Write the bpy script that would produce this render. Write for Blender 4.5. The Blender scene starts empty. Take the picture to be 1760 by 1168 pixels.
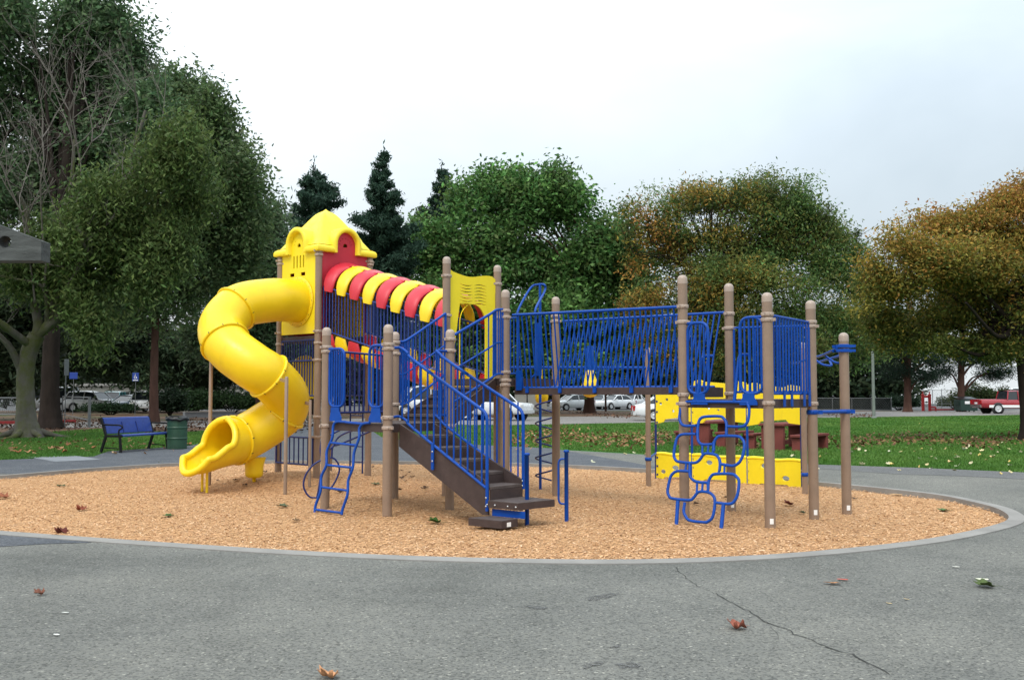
import bpy, math, random
import numpy as np
from mathutils import Vector, Matrix, noise as mnoise
from mathutils.geometry import tessellate_polygon
random.seed(7)
RNG = np.random.default_rng(7)
PI = math.pi
scene = bpy.context.scene
COL = scene.collection
V = Vector

# ------------------------------------------------------------------ camera model (1760 x 1168 photograph)
F = 1680.0
EYE = 1.6
PIT = math.atan(92 / 1680)
CP, SP = math.cos(PIT), math.sin(PIT)
CAM = V((0, 0, EYE))

def ray(px, py):
    a = (px - 880) / F
    b = (584 - py) / F
    return V((a, CP - SP * b, SP + CP * b))
def G(px, py, z=0.0):
    r = ray(px, py)
    t = (z - EYE) / r.z
    return V((r.x * t, r.y * t, z))
def P(px, py, Y):
    r = ray(px, py)
    t = Y / r.y
    return V((r.x * t, Y, EYE + r.z * t))
def PL(px, py, p0, n):
    r = ray(px, py)
    t = (p0 - CAM).dot(n) / r.dot(n)
    return CAM + r * t

cd = bpy.data.cameras.new('camera')
cam = bpy.data.objects.new('camera', cd)
COL.objects.link(cam)
cam.location = CAM
cam.rotation_euler = (PI / 2 + PIT, 0, 0)
cd.sensor_width = 36
cd.lens = F / 1760 * 36
cd.clip_end = 3000
cd.clip_start = 0.05
scene.camera = cam

# ------------------------------------------------------------------ materials
def nt(name):
    m = bpy.data.materials.new(name)
    m.use_nodes = True
    t = m.node_tree
    return m, t, t.nodes['Principled BSDF']
def rgb(c):
    return (c[0], c[1], c[2], 1)
def N(t, kind, **kw):
    n = t.nodes.new(kind)
    for k, v in kw.items():
        if k in n.inputs:
            n.inputs[k].default_value = v
        else:
            setattr(n, k, v)
    return n
def ramp(t, stops):
    r = t.nodes.new('ShaderNodeValToRGB')
    e = r.color_ramp.elements
    while len(e) < len(stops):
        e.new(0.5)
    for i, (p, c) in enumerate(stops):
        e[i].position = p
        e[i].color = rgb(c)
    return r
def mat(name, base, rough=0.5, var=0.12, scale=3.0, bump=0.0, bscale=60.0, spec=0.5, metal=0.0, coat=0.0, streak=None):
    """principled with a noise-varied base colour and optional fine bump"""
    m, t, b = nt(name)
    tc = N(t, 'ShaderNodeTexCoord')
    n1 = N(t, 'ShaderNodeTexNoise', Scale=scale, Detail=6.0, Roughness=0.65)
    mp = N(t, 'ShaderNodeMapping')
    if streak:
        mp.inputs['Scale'].default_value = streak
    t.links.new(tc.outputs['Object'], mp.inputs['Vector'])
    t.links.new(mp.outputs['Vector'], n1.inputs['Vector'])
    lo = tuple(max(0, x * (1 - var)) for x in base)
    hi = tuple(min(1, x * (1 + var)) for x in base)
    r = ramp(t, [(0.3, lo), (0.7, hi)])
    t.links.new(n1.outputs['Fac'], r.inputs['Fac'])
    t.links.new(r.outputs['Color'], b.inputs['Base Color'])
    n4 = N(t, 'ShaderNodeTexNoise', Scale=scale * 2.3, Detail=8.0, Roughness=0.75)
    t.links.new(mp.outputs['Vector'], n4.inputs['Vector'])
    r4 = ramp(t, [(0.35, (max(0.05, rough - .10),) * 3), (0.70, (min(1, rough + .16),) * 3)])
    t.links.new(n4.outputs['Fac'], r4.inputs['Fac'])
    t.links.new(r4.outputs['Color'], b.inputs['Roughness'])
    b.inputs['Specular IOR Level'].default_value = spec
    b.inputs['Metallic'].default_value = metal
    b.inputs['Coat Weight'].default_value = coat
    if bump > 0:
        n2 = N(t, 'ShaderNodeTexNoise', Scale=bscale, Detail=4.0)
        t.links.new(mp.outputs['Vector'], n2.inputs['Vector'])
        bp = N(t, 'ShaderNodeBump', Strength=bump, Distance=0.01)
        t.links.new(n2.outputs['Fac'], bp.inputs['Height'])
        t.links.new(bp.outputs['Normal'], b.inputs['Normal'])
    return m
def plain(name, base, rough=0.5, spec=0.5, metal=0.0):
    m, t, b = nt(name)
    b.inputs['Base Color'].default_value = rgb(base)
    b.inputs['Roughness'].default_value = rough
    b.inputs['Specular IOR Level'].default_value = spec
    b.inputs['Metallic'].default_value = metal
    return m
def attr_mat(name, rough=0.6, spec=0.3, transl=0.0):
    """colour from the per-face 'Col' attribute (each leaf / chip has its own colour)"""
    m, t, b = nt(name)
    a = N(t, 'ShaderNodeVertexColor', layer_name='Col')
    t.links.new(a.outputs['Color'], b.inputs['Base Color'])
    b.inputs['Roughness'].default_value = rough
    b.inputs['Specular IOR Level'].default_value = spec
    if transl > 0:
        tr = N(t, 'ShaderNodeBsdfTranslucent')
        t.links.new(a.outputs['Color'], tr.inputs['Color'])
        mx = N(t, 'ShaderNodeMixShader', Fac=transl)
        t.links.new(b.outputs['BSDF'], mx.inputs[1])
        t.links.new(tr.outputs['BSDF'], mx.inputs[2])
        out = [n for n in t.nodes if n.type == 'OUTPUT_MATERIAL'][0]
        t.links.new(mx.outputs['Shader'], out.inputs['Surface'])
    return m

def worn(m, tint, amount, scale=5.0, lo=0.56, hi=0.80, streak=(1, 1, .35)):
    """patchy grime and scuffs of their own shape mixed over the base colour"""
    t = m.node_tree; b = t.nodes['Principled BSDF']
    src = b.inputs['Base Color'].links[0].from_socket
    tc = [n for n in t.nodes if n.type == 'TEX_COORD'][0]
    mp = N(t, 'ShaderNodeMapping'); mp.inputs['Scale'].default_value = streak; mp.inputs['Location'].default_value = (3.1, 7.7, 1.3)
    t.links.new(tc.outputs['Object'], mp.inputs['Vector'])
    n = N(t, 'ShaderNodeTexNoise', Scale=scale, Detail=10.0, Roughness=0.78)
    t.links.new(mp.outputs['Vector'], n.inputs['Vector'])
    r = ramp(t, [(lo, (0, 0, 0)), (hi, (amount, amount, amount))])
    t.links.new(n.outputs['Fac'], r.inputs['Fac'])
    mx = t.nodes.new('ShaderNodeMix'); mx.data_type = 'RGBA'
    t.links.new(r.outputs['Color'], mx.inputs[0]); t.links.new(src, mx.inputs[6])
    mx.inputs[7].default_value = (*tint, 1)
    t.links.new(mx.outputs[2], b.inputs['Base Color'])
M = {}
M['yellow'] = mat('yellow_plastic', (0.86, 0.60, 0.008), 0.38, 0.05, 2.5, 0.05, 220, 0.5)
M['roofyellow'] = mat('roof_yellow_plastic', (0.90, 0.70, 0.03), 0.42, 0.05, 2.5, 0.05, 220, 0.45)
M['panelyellow'] = mat('panel_yellow_plastic', (0.86, 0.68, 0.015), 0.45, 0.05, 3, 0.05, 160, 0.4)
M['red'] = mat('red_plastic', (0.55, 0.022, 0.04), 0.4, 0.08, 2.5, 0.05, 200, 0.45)
M['redpanel'] = mat('red_panel_plastic', (0.50, 0.022, 0.045), 0.45, 0.06, 2.0, 0.05, 200, 0.4)
M['blue'] = mat('blue_powder_coat', (0.001, 0.055, 0.32), 0.40, 0.12, 6, 0.04, 150, 0.26)
M['navy'] = mat('navy_powder_coat', (0.010, 0.022, 0.13), 0.4, 0.15, 6, 0.04, 150, 0.4)
M['tunnelblue'] = mat('tunnel_blue_coat', (0.012, 0.04, 0.22), 0.4, 0.12, 6, 0.04, 150, 0.45)
M['tan'] = mat('tan_powder_coat', (0.25, 0.175, 0.125), 0.36, 0.10, 5, 0.04, 150, 0.45)
M['cap'] = mat('tan_cap_metal', (0.36, 0.28, 0.225), 0.34, 0.08, 9, 0.03, 150, 0.5)
M['deck'] = mat('brown_coated_deck', (0.055, 0.037, 0.034), 0.55, 0.22, 7, 0.2, 90, 0.35)
M['tread'] = mat('worn_brown_tread', (0.085, 0.066, 0.060), 0.6, 0.25, 8, 0.25, 80, 0.3)
worn(M['yellow'], (0.42, 0.27, 0.03), .45, 2.4)
worn(M['panelyellow'], (0.45, 0.34, 0.05), .35, 3.0)
worn(M['roofyellow'], (0.50, 0.38, 0.06), .35, 2.6)
worn(M['red'], (0.58, 0.12, 0.13), .5, 3.0)
worn(M['redpanel'], (0.55, 0.12, 0.13), .4, 2.0)
worn(M['tan'], (0.16, 0.11, 0.08), .6, 7.0)
worn(M['blue'], (0.02, 0.04, 0.17), .6, 11.0)
worn(M['deck'], (0.12, 0.095, 0.08), .35, 9.0)
worn(M['tread'], (0.24, 0.20, 0.17), .7, 9.0)
M['sticker'] = plain('white_sticker', (0.8, 0.8, 0.78), 0.5)
M['bolt'] = plain('steel_bolt', (0.5, 0.5, 0.5), 0.3, 0.5, 0.9)
M['darkbolt'] = plain('dark_bolt', (0.05, 0.04, 0.03), 0.4, 0.5, 0.3)
M['gap'] = plain('wheel_gap_shade', (0.03, 0.03, 0.03), 0.8)
M['black'] = mat('black_iron', (0.006, 0.006, 0.007), 0.5, 0.3, 20, 0.1, 80, 0.2)
M['galv'] = mat('galvanised_pipe', (0.15, 0.16, 0.165), 0.5, 0.15, 10, 0.05, 80, 0.5, 0.3)
M['concrete'] = mat('concrete_curb', (0.255, 0.245, 0.228), 0.85, 0.18, 1.6, 0.5, 60, 0.2)
M['slab'] = mat('pale_concrete_slab', (0.21, 0.225, 0.24), 0.8, 0.15, 2, 0.4, 40, 0.2)
M['beige'] = mat('beige_render', (0.42, 0.40, 0.35), 0.8, 0.08, 0.6, 0.2, 20, 0.2)
M['whitewall'] = mat('white_painted_wall', (0.78, 0.80, 0.81), 0.7, 0.05, 0.4, 0.1, 10, 0.2)
M['glass'] = plain('window_glass', (0.02, 0.025, 0.03), 0.08, 0.6)
M['tyre'] = plain('tyre_rubber', (0.015, 0.015, 0.016), 0.8, 0.3)
M['rim'] = plain('alloy_rim', (0.55, 0.56, 0.57), 0.35, 0.5, 0.15)
M['chrome'] = plain('chrome_trim', (0.6, 0.6, 0.6), 0.2, 0.5, 0.9)
M['lamp_red'] = plain('tail_lamp_red', (0.35, 0.01, 0.012), 0.25)
M['lamp_clear'] = plain('head_lamp_clear', (0.7, 0.7, 0.68), 0.15)
M['wood'] = mat('weathered_grey_timber', (0.085, 0.09, 0.086), 0.85, 0.42, 2.2, 0.7, 25, 0.2, streak=(2, 9, 14))
M['barkpale'] = mat('pale_smooth_bark', (0.115, 0.105, 0.088), 0.85, 0.35, 2.5, 0.6, 14, 0.2, streak=(1, 1, 0.4))
def mossy(m):
    t = m.node_tree; b = t.nodes['Principled BSDF']
    src = b.inputs['Base Color'].links[0].from_socket
    tc = [n for n in t.nodes if n.type == 'TEX_COORD'][0]
    n = N(t, 'ShaderNodeTexNoise', Scale=0.9, Detail=7.0, Roughness=0.7)
    t.links.new(tc.outputs['Object'], n.inputs['Vector'])
    r = ramp(t, [(0.44, (0, 0, 0)), (0.62, (1, 1, 1))])
    t.links.new(n.outputs['Fac'], r.inputs['Fac'])
    mx = t.nodes.new('ShaderNodeMix'); mx.data_type = 'RGBA'
    t.links.new(r.outputs['Color'], mx.inputs[0]); t.links.new(src, mx.inputs[6])
    mx.inputs[7].default_value = (0.085, 0.095, 0.025, 1)
    t.links.new(mx.outputs[2], b.inputs['Base Color'])
mossy(M['barkpale'])
M['barkdark'] = mat('dark_rough_bark', (0.022, 0.016, 0.013), 0.9, 0.4, 3, 0.8, 10, 0.15, streak=(1, 1, 0.25))
M['barkred'] = mat('reddish_bark', (0.085, 0.045, 0.034), 0.9, 0.3, 3, 0.8, 10, 0.15, streak=(1, 1, 0.25))
M['twig'] = mat('grey_bare_twig', (0.165, 0.145, 0.128), 0.85, 0.25, 5, 0.2, 20, 0.2)
M['picnic'] = mat('red_painted_concrete', (0.165, 0.045, 0.038), 0.75, 0.2, 3, 0.4, 30, 0.2)
M['barrel'] = mat('green_painted_drum', (0.018, 0.060, 0.034), 0.45, 0.2, 6, 0.1, 30, 0.45)
M['bag'] = plain('black_bin_liner', (0.012, 0.012, 0.013), 0.35)
M['benchblue'] = mat('blue_coated_bench_mesh', (0.012, 0.04, 0.22), 0.42, 0.2, 9, 0.15, 120, 0.4)
M['dumpster'] = mat('dark_green_steel', (0.008, 0.035, 0.026), 0.5, 0.2, 2, 0.1, 20)
M['hydrant'] = mat('red_enamel', (0.42, 0.02, 0.022), 0.4, 0.1, 5)
M['signblue'] = mat('blue_sign_face', (0.02, 0.06, 0.32), 0.5, 0.05)
M['signwhite'] = plain('white_sign_paint', (0.8, 0.8, 0.8), 0.5)
M['signgrey'] = mat('grey_sign_back', (0.3, 0.32, 0.3), 0.5, 0.08)
M['darkscreen'] = mat('dark_fence_screen', (0.022, 0.028, 0.026), 0.85, 0.3, 1.5, 0.1, 20, 0.15)
M['pole'] = mat('grey_green_pole', (0.17, 0.19, 0.17), 0.6, 0.15, 5)
M['redcurb'] = mat('red_painted_kerb', (0.30, 0.025, 0.025), 0.7, 0.2, 3)
M['foliage'] = attr_mat('leaf_foliage', 0.6, 0.18, 0.36)
M['leaf'] = attr_mat('dry_leaf', 0.7, 0.25, 0.15)
M['chip'] = attr_mat('wood_chip', 0.85, 0.15, 0.0)
M['blade'] = attr_mat('grass_blade', 0.6, 0.25, 0.2)

# ------------------------------------------------------------------ mesh builder
WL = {}
def frame_axes(d):
    d = d.normalized()
    up = V((0, 0, 1)) if abs(d.z) < 0.95 else V((1, 0, 0))
    a = d.cross(up).normalized()
    return a, a.cross(d).normalized()
def smooth_path(pts, k=6, closed=False):
    pts = [V(p) for p in pts]
    n = len(pts)
    out = []
    for i in range(n if closed else n - 1):
        p0 = pts[(i - 1) % n] if (closed or i > 0) else pts[0] * 2 - pts[1]
        p1 = pts[i]
        p2 = pts[(i + 1) % n]
        p3 = pts[(i + 2) % n] if (closed or i + 2 < n) else p2 * 2 - p1
        for j in range(k):
            t = j / k
            out.append(0.5 * ((2 * p1) + (p2 - p0) * t + (2 * p0 - 5 * p1 + 4 * p2 - p3) * t * t + (3 * p1 - p0 - 3 * p2 + p3) * t ** 3))
    if not closed:
        out.append(pts[-1])
    return out
def round_path(pts, rad, k=5, closed=False):
    """polyline with its corners rounded by radius rad"""
    pts = [V(p) for p in pts]
    n = len(pts)
    out = []
    for i in range(n):
        if not closed and i in (0, n - 1):
            out.append(pts[i]); continue
        a, b, c = pts[(i - 1) % n], pts[i], pts[(i + 1) % n]
        la, lc = (a - b).length, (c - b).length
        r1 = min(rad, la * 0.48); r2 = min(rad, lc * 0.48)
        s = b + (a - b) / max(la, 1e-6) * r1
        e = b + (c - b) / max(lc, 1e-6) * r2
        for j in range(k + 1):
            t = j / k
            out.append(s * (1 - t) ** 2 + b * 2 * t * (1 - t) + e * t * t)
    return out
def frames(pts, closed=False):
    n = len(pts)
    T = []
    for i in range(n):
        a = pts[i - 1] if (i > 0 or closed) else pts[i]
        b = pts[(i + 1) % n] if (i < n - 1 or closed) else pts[i]
        d = b - a
        T.append(d.normalized() if d.length > 1e-9 else (T[-1] if T else V((0, 0, 1))))
    A, B = frame_axes(T[0])
    out = []
    for i in range(n):
        if i > 0:
            A = A - T[i] * A.dot(T[i])
            if A.length < 1e-6:
                A, _ = frame_axes(T[i])
            A.normalize()
        out.append((T[i], A.copy(), T[i].cross(A).normalized()))
    return out

class MB:
    def __init__(s):
        s.v = []; s.f = []; s.sm = []; s.mi = []
    def add(s, vs, fs, smooth=False, mi=0):
        o = len(s.v)
        s.v.extend([tuple(p) for p in vs])
        for f in fs:
            s.f.append(tuple(i + o for i in f)); s.sm.append(smooth); s.mi.append(mi)
    def box(s, c, size, ax=None, mi=0):
        c = V(c)
        X, Y, Z = ax if ax else (V((1, 0, 0)), V((0, 1, 0)), V((0, 0, 1)))
        hx, hy, hz = size[0] / 2, size[1] / 2, size[2] / 2
        vs = [c + X * (hx * i) + Y * (hy * j) + Z * (hz * k) for k in (-1, 1) for j in (-1, 1) for i in (-1, 1)]
        s.add(vs, [(0, 2, 3, 1), (4, 5, 7, 6), (0, 1, 5, 4), (2, 6, 7, 3), (0, 4, 6, 2), (1, 3, 7, 5)], False, mi)
    def bar(s, a, b, w, h, mi=0):
        a, b = V(a), V(b)
        d = (b - a); L = d.length; d.normalize()
        A, B = frame_axes(d)
        s.box((a + b) / 2, (L, w, h), (d, A, B), mi)
    def tube(s, pts, r, n=8, closed=False, caps=True, mi=0, twist=0.0):
        pts = [V(p) for p in pts]
        fr = frames(pts, closed)
        m = len(pts)
        vs = []
        for i, (p, (T, A, B)) in enumerate(zip(pts, fr)):
            ri = r[i] if hasattr(r, '__len__') else r
            for j in range(n):
                a = 2 * PI * j / n + twist
                vs.append(p + A * (ri * math.cos(a)) + B * (ri * math.sin(a)))
        fs = []
        for i in range(m if closed else m - 1):
            i2 = (i + 1) % m
            for j in range(n):
                j2 = (j + 1) % n
                fs.append((i * n + j, i * n + j2, i2 * n + j2, i2 * n + j))
        s.add(vs, fs, True, mi)
        if caps and not closed:
            s.add(vs[:n], [tuple(range(n))[::-1]], False, mi)
            s.add(vs[-n:], [tuple(range(n))], False, mi)
    def lathe(s, base, prof, n=20, mi=0, axis=None, cap=True):
        base = V(base)
        if axis is None:
            X, Y, Z = V((1, 0, 0)), V((0, 1, 0)), V((0, 0, 1))
        else:
            Z = V(axis).normalized(); X, Y = frame_axes(Z)
        vs = []; fs = []
        for (r, z) in prof:
            for j in range(n):
                a = 2 * PI * j / n
                vs.append(base + X * (r * math.cos(a)) + Y * (r * math.sin(a)) + Z * z)
        for i in range(len(prof) - 1):
            for j in range(n):
                j2 = (j + 1) % n
                fs.append((i * n + j, i * n + j2, (i + 1) * n + j2, (i + 1) * n + j))
        s.add(vs, fs, True, mi)
        if cap and prof[0][0] > 1e-4:
            s.add(vs[:n], [tuple(range(n))[::-1]], False, mi)
        if cap and prof[-1][0] > 1e-4:
            s.add(vs[-n:], [tuple(range(n))], False, mi)
    def prism(s, outer, ext, holes=(), mi=0):
        """flat polygon (3-D points) with holes, extruded by ext"""
        outer = [V(p) for p in outer]; holes = [[V(p) for p in h] for h in holes]
        ext = V(ext)
        nrm = V((0, 0, 0))
        for i in range(len(outer)):
            nrm += (outer[i] - outer[0]).cross(outer[(i + 1) % len(outer)] - outer[0])
        nrm.normalize()
        A, B = frame_axes(nrm)
        flat = lambda l: [V((p.dot(A), p.dot(B), 0)) for p in l]
        tris = tessellate_polygon([flat(outer)] + [flat(h) for h in holes])
        allp = outer + [p for h in holes for p in h]
        fr, bk = [], []
        for t in tris:
            a, b, c = (allp[i] for i in t)
            nn = (b - a).cross(c - a)
            t = tuple(t)
            if nn.dot(ext) > 0:
                t = t[::-1]
            fr.append(t); bk.append(t[::-1])
        s.add(allp, fr, False, mi)
        s.add([p + ext for p in allp], bk, False, mi)
        for l in [outer] + holes:
            k = len(l)
            vs = l + [p + ext for p in l]
            s.add(vs, [(i, (i + 1) % k, k + (i + 1) % k, k + i) for i in range(k)], False, mi)
    def sheet(s, outer, holes=(), mi=0):
        outer = [V(p) for p in outer]; holes = [[V(p) for p in h] for h in holes]
        tris = tessellate_polygon([[V((p.x, p.y, 0)) for p in l] for l in [outer] + list(holes)])
        allp = outer + [p for h in holes for p in h]
        out = []
        for t in tris:
            a, b, c = (allp[i] for i in t)
            out.append(tuple(t) if (b - a).cross(c - a).z > 0 else tuple(t)[::-1])
        s.add(allp, out, False, mi)
    def build(s, name, m, parent=None, label=None, bevel=0.0):
        if not s.v:
            return None
        a = np.array([tuple(p) for p in s.v], dtype=float)
        c = (a.min(0) + a.max(0)) / 2
        me = bpy.data.meshes.new(name)
        me.from_pydata((a - c).tolist(), [], s.f)
        me.polygons.foreach_set('use_smooth', s.sm)
        if isinstance(m, (list, tuple)):
            for x in m:
                me.materials.append(x)
            me.polygons.foreach_set('material_index', s.mi)
        else:
            me.materials.append(m)
        me.update()
        o = bpy.data.objects.new(name, me)
        COL.objects.link(o)
        link(o, V(c), parent)
        if label:
            o['label'] = label
        if bevel > 0:
            b = o.modifiers.new('bevel', 'BEVEL')
            b.width = bevel; b.segments = 2; b.limit_method = 'ANGLE'; b.angle_limit = math.radians(40)
        return o
def link(o, world, parent=None):
    WL[o.name] = V(world)
    if parent is not None:
        o.parent = parent
        o.location = V(world) - WL[parent.name]
    else:
        o.location = world
def thing(name, label, cat, loc=(0, 0, 0), group=None):
    o = bpy.data.objects.new(name, None)
    o.empty_display_size = 0.3
    COL.objects.link(o)
    link(o, V(loc))
    tag(o, label, cat, group)
    return o
def tag(o, label, cat, group=None, kind=None):
    o['label'] = label
    o['category'] = cat
    if group:
        o['group'] = group
    if kind:
        o['kind'] = kind
    return o
def structure(o):
    o['kind'] = 'structure'
    return o
def stuff(o, label, cat):
    o['label'] = label; o['category'] = cat; o['kind'] = 'stuff'
    return o
def np_mesh(name, verts, nper, m, cols=None, parent=None, world=(0, 0, 0), smooth=False):
    """verts (n*nper,3): n separate polygons of nper corners, each with its own colour"""
    n = len(verts) // nper
    world = V(world)
    verts = verts - np.array(tuple(world))
    me = bpy.data.meshes.new(name)
    me.vertices.add(len(verts))
    me.vertices.foreach_set('co', verts.astype(np.float32).ravel())
    me.loops.add(len(verts))
    me.loops.foreach_set('vertex_index', np.arange(len(verts), dtype=np.int32))
    me.polygons.add(n)
    me.polygons.foreach_set('loop_start', np.arange(0, n * nper, nper, dtype=np.int32))
    me.polygons.foreach_set('loop_total', np.full(n, nper, dtype=np.int32))
    if cols is not None:
        at = me.color_attributes.new('Col', 'FLOAT_COLOR', 'POINT')
        c4 = np.ones((len(verts), 4), dtype=np.float32)
        c4[:, :3] = np.repeat(cols, nper, axis=0)
        at.data.foreach_set('color', c4.ravel())
    me.materials.append(m)
    me.update(calc_edges=True)
    me.validate()
    o = bpy.data.objects.new(name, me)
    COL.objects.link(o)
    link(o, world, parent)
    return o
# ------------------------------------------------------------------ light: bright overcast sky, weak soft sun
SUN_EL, SUN_AZ = math.radians(52), math.radians(200)      # azimuth measured from +Y clockwise: behind the camera, a little left
w = bpy.data.worlds.new('World')
scene.world = w
w.use_nodes = True
t = w.node_tree
bg = t.nodes['Background']
sky = t.nodes.new('ShaderNodeTexSky')
sky.sky_type = 'NISHITA'
sky.sun_disc = False
sky.sun_elevation = SUN_EL
sky.sun_rotation = SUN_AZ
sky.air_density = 1.5
sky.dust_density = 3.0
tc = t.nodes.new('ShaderNodeTexCoord')
mp = t.nodes.new('ShaderNodeMapping')
mp.inputs['Scale'].default_value = (1.0, 1.0, 2.6)
t.links.new(tc.outputs['Generated'], mp.inputs['Vector'])
n1 = N(t, 'ShaderNodeTexNoise', Scale=1.7, Detail=5.0, Roughness=0.55, Distortion=0.4)
t.links.new(mp.outputs['Vector'], n1.inputs['Vector'])
# a broad grey bank of cloud towards the upper right, bright white cloud elsewhere
dt = t.nodes.new('ShaderNodeVectorMath'); dt.operation = 'DOT_PRODUCT'
t.links.new(tc.outputs['Generated'], dt.inputs[0])
dt.inputs[1].default_value = (0.80, 0.30, 0.52)
mr = N(t, 'ShaderNodeMapRange')
mr.inputs['From Min'].default_value = 0.22; mr.inputs['From Max'].default_value = 0.95
mr.inputs['To Min'].default_value = 0.0; mr.inputs['To Max'].default_value = 0.62
t.links.new(dt.outputs['Value'], mr.inputs['Value'])
mu = t.nodes.new('ShaderNodeMath'); mu.operation = 'MULTIPLY'
mu.inputs[1].default_value = 0.85
t.links.new(n1.outputs['Fac'], mu.inputs[0])
ad = t.nodes.new('ShaderNodeMath'); ad.operation = 'ADD'
t.links.new(mu.outputs[0], ad.inputs[0]); t.links.new(mr.outputs['Result'], ad.inputs[1])
cr = ramp(t, [(0.0, (11.6, 11.9, 12.1)), (0.38, (10.6, 11.1, 11.5)), (0.60, (9.0, 9.9, 10.5)), (0.85, (7.2, 8.2, 9.0)), (1.0, (6.4, 7.4, 8.2))])
sep = t.nodes.new('ShaderNodeSeparateXYZ'); t.links.new(tc.outputs['Generated'], sep.inputs[0])
el = N(t, 'ShaderNodeMapRange'); el.inputs['From Min'].default_value = 0.0; el.inputs['From Max'].default_value = 0.75
el.inputs['To Min'].default_value = 0.49; el.inputs['To Max'].default_value = 1.62
t.links.new(sep.outputs['Z'], el.inputs['Value'])
sc_ = t.nodes.new('ShaderNodeVectorMath'); sc_.operation = 'SCALE'
t.links.new(ad.outputs[0], cr.inputs['Fac'])
mx = t.nodes.new('ShaderNodeMix'); mx.data_type = 'RGBA'
mx.inputs[0].default_value = 0.90
t.links.new(sky.outputs['Color'], mx.inputs[6])
t.links.new(cr.outputs['Color'], sc_.inputs[0]); t.links.new(el.outputs['Result'], sc_.inputs['Scale'])
t.links.new(sc_.outputs['Vector'], mx.inputs[7])
t.links.new(mx.outputs[2], bg.inputs['Color'])
bg.inputs['Strength'].default_value = 0.1
sl = bpy.data.lights.new('sun', 'SUN')
sl.energy = 1.15
sl.angle = math.radians(16)
sl.color = (1.0, 0.965, 0.90)
so = bpy.data.objects.new('sun', sl)
COL.objects.link(so)
so.rotation_euler = V((math.sin(SUN_AZ) * math.cos(SUN_EL), math.cos(SUN_AZ) * math.cos(SUN_EL), math.sin(SUN_EL))).to_track_quat('Z', 'Y').to_euler()
so.location = (-10, -20, 40)
scene.view_settings.view_transform = 'Standard'
scene.view_settings.look = 'None'
scene.view_settings.exposure = 0.44
scene.view_settings.gamma = 1.0
scene.render.engine = 'CYCLES'
scene.cycles.use_denoising = True
scene.cycles.max_bounces = 7
scene.cycles.transparent_max_bounces = 4

# ------------------------------------------------------------------ ground materials
def ground_mat(name, stops, scale, rough=0.9, bump=0.5, bscale=70, speck=None, blotch=None):
    m, t, b = nt(name)
    tc = N(t, 'ShaderNodeTexCoord')
    n1 = N(t, 'ShaderNodeTexNoise', Scale=scale, Detail=9.0, Roughness=0.7)
    t.links.new(tc.outputs['Object'], n1.inputs['Vector'])
    r = ramp(t, stops)
    t.links.new(n1.outputs['Fac'], r.inputs['Fac'])
    col = r.outputs['Color']
    if blotch:
        n3 = N(t, 'ShaderNodeTexNoise', Scale=blotch[0], Detail=4.0, Roughness=0.6)
        t.links.new(tc.outputs['Object'], n3.inputs['Vector'])
        r3 = ramp(t, [(blotch[1], (0, 0, 0)), (blotch[2], (1, 1, 1))])
        t.links.new(n3.outputs['Fac'], r3.inputs['Fac'])
        mm = t.nodes.new('ShaderNodeMix'); mm.data_type = 'RGBA'
        t.links.new(r3.outputs['Color'], mm.inputs[0])
        t.links.new(col, mm.inputs[6]); mm.inputs[7].default_value = rgb(blotch[3])
        col = mm.outputs[2]
    if speck:
        vo = N(t, 'ShaderNodeTexVoronoi', Scale=speck[0], Randomness=1.0)
        t.links.new(tc.outputs['Object'], vo.inputs['Vector'])
        bw = N(t, 'ShaderNodeSeparateColor')
        t.links.new(vo.outputs['Color'], bw.inputs['Color'])
        r2 = ramp(t, [(0.0, (0.48, 0.48, 0.48)), (0.40, (0.94, 0.94, 0.94)), (0.80, (1.10, 1.10, 1.08)), (speck[1], (1.2, 1.18, 1.12)), (1.0, speck[2])])
        t.links.new(bw.outputs[0], r2.inputs['Fac'])
        m2 = t.nodes.new('ShaderNodeMix'); m2.data_type = 'RGBA'; m2.blend_type = 'MULTIPLY'
        m2.inputs[0].default_value = 1.0
        t.links.new(col, m2.inputs[6]); t.links.new(r2.outputs['Color'], m2.inputs[7])
        col = m2.outputs[2]
    t.links.new(col, b.inputs['Base Color'])
    b.inputs['Roughness'].default_value = rough
    b.inputs['Specular IOR Level'].default_value = 0.25
    if bump:
        n2 = N(t, 'ShaderNodeTexNoise', Scale=bscale, Detail=5.0, Roughness=0.7)
        t.links.new(tc.outputs['Object'], n2.inputs['Vector'])
        bp = N(t, 'ShaderNodeBump', Strength=bump, Distance=0.02)
        t.links.new(n2.outputs['Fac'], bp.inputs['Height'])
        t.links.new(bp.outputs['Normal'], b.inputs['Normal'])
    return m
M['asphalt'] = ground_mat('worn_asphalt', [(0.28, (0.112, 0.114, 0.104)), (0.5, (0.157, 0.158, 0.145)), (0.72, (0.198, 0.197, 0.179))], 0.8, 0.9, 0.55, 85, (74, 0.972, (2.1, 2.05, 1.95)), (0.28, 0.48, 0.72, (0.205, 0.203, 0.182)))
M['asphaltnew'] = ground_mat('newer_dark_asphalt', [(0.3, (0.075, 0.083, 0.097)), (0.7, (0.115, 0.122, 0.135))], 1.2, 0.85, 0.5, 80, (60, 0.97, (2.2, 2.2, 2.2)))
M['asphaltmid'] = ground_mat('patched_asphalt', [(0.3, (0.115, 0.118, 0.12)), (0.7, (0.155, 0.155, 0.152))], 1.2, 0.85, 0.5, 80, (60, 0.97, (2.2, 2.2, 2.2)))
M['crack'] = plain('crack_filler', (0.055, 0.056, 0.052), 0.9, 0.1)
M['pit'] = ground_mat('pitted_asphalt', [(0.35, (0.075, 0.068, 0.066)), (0.62, (0.19, 0.195, 0.19))], 45, 0.95, 0.8, 60)
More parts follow.
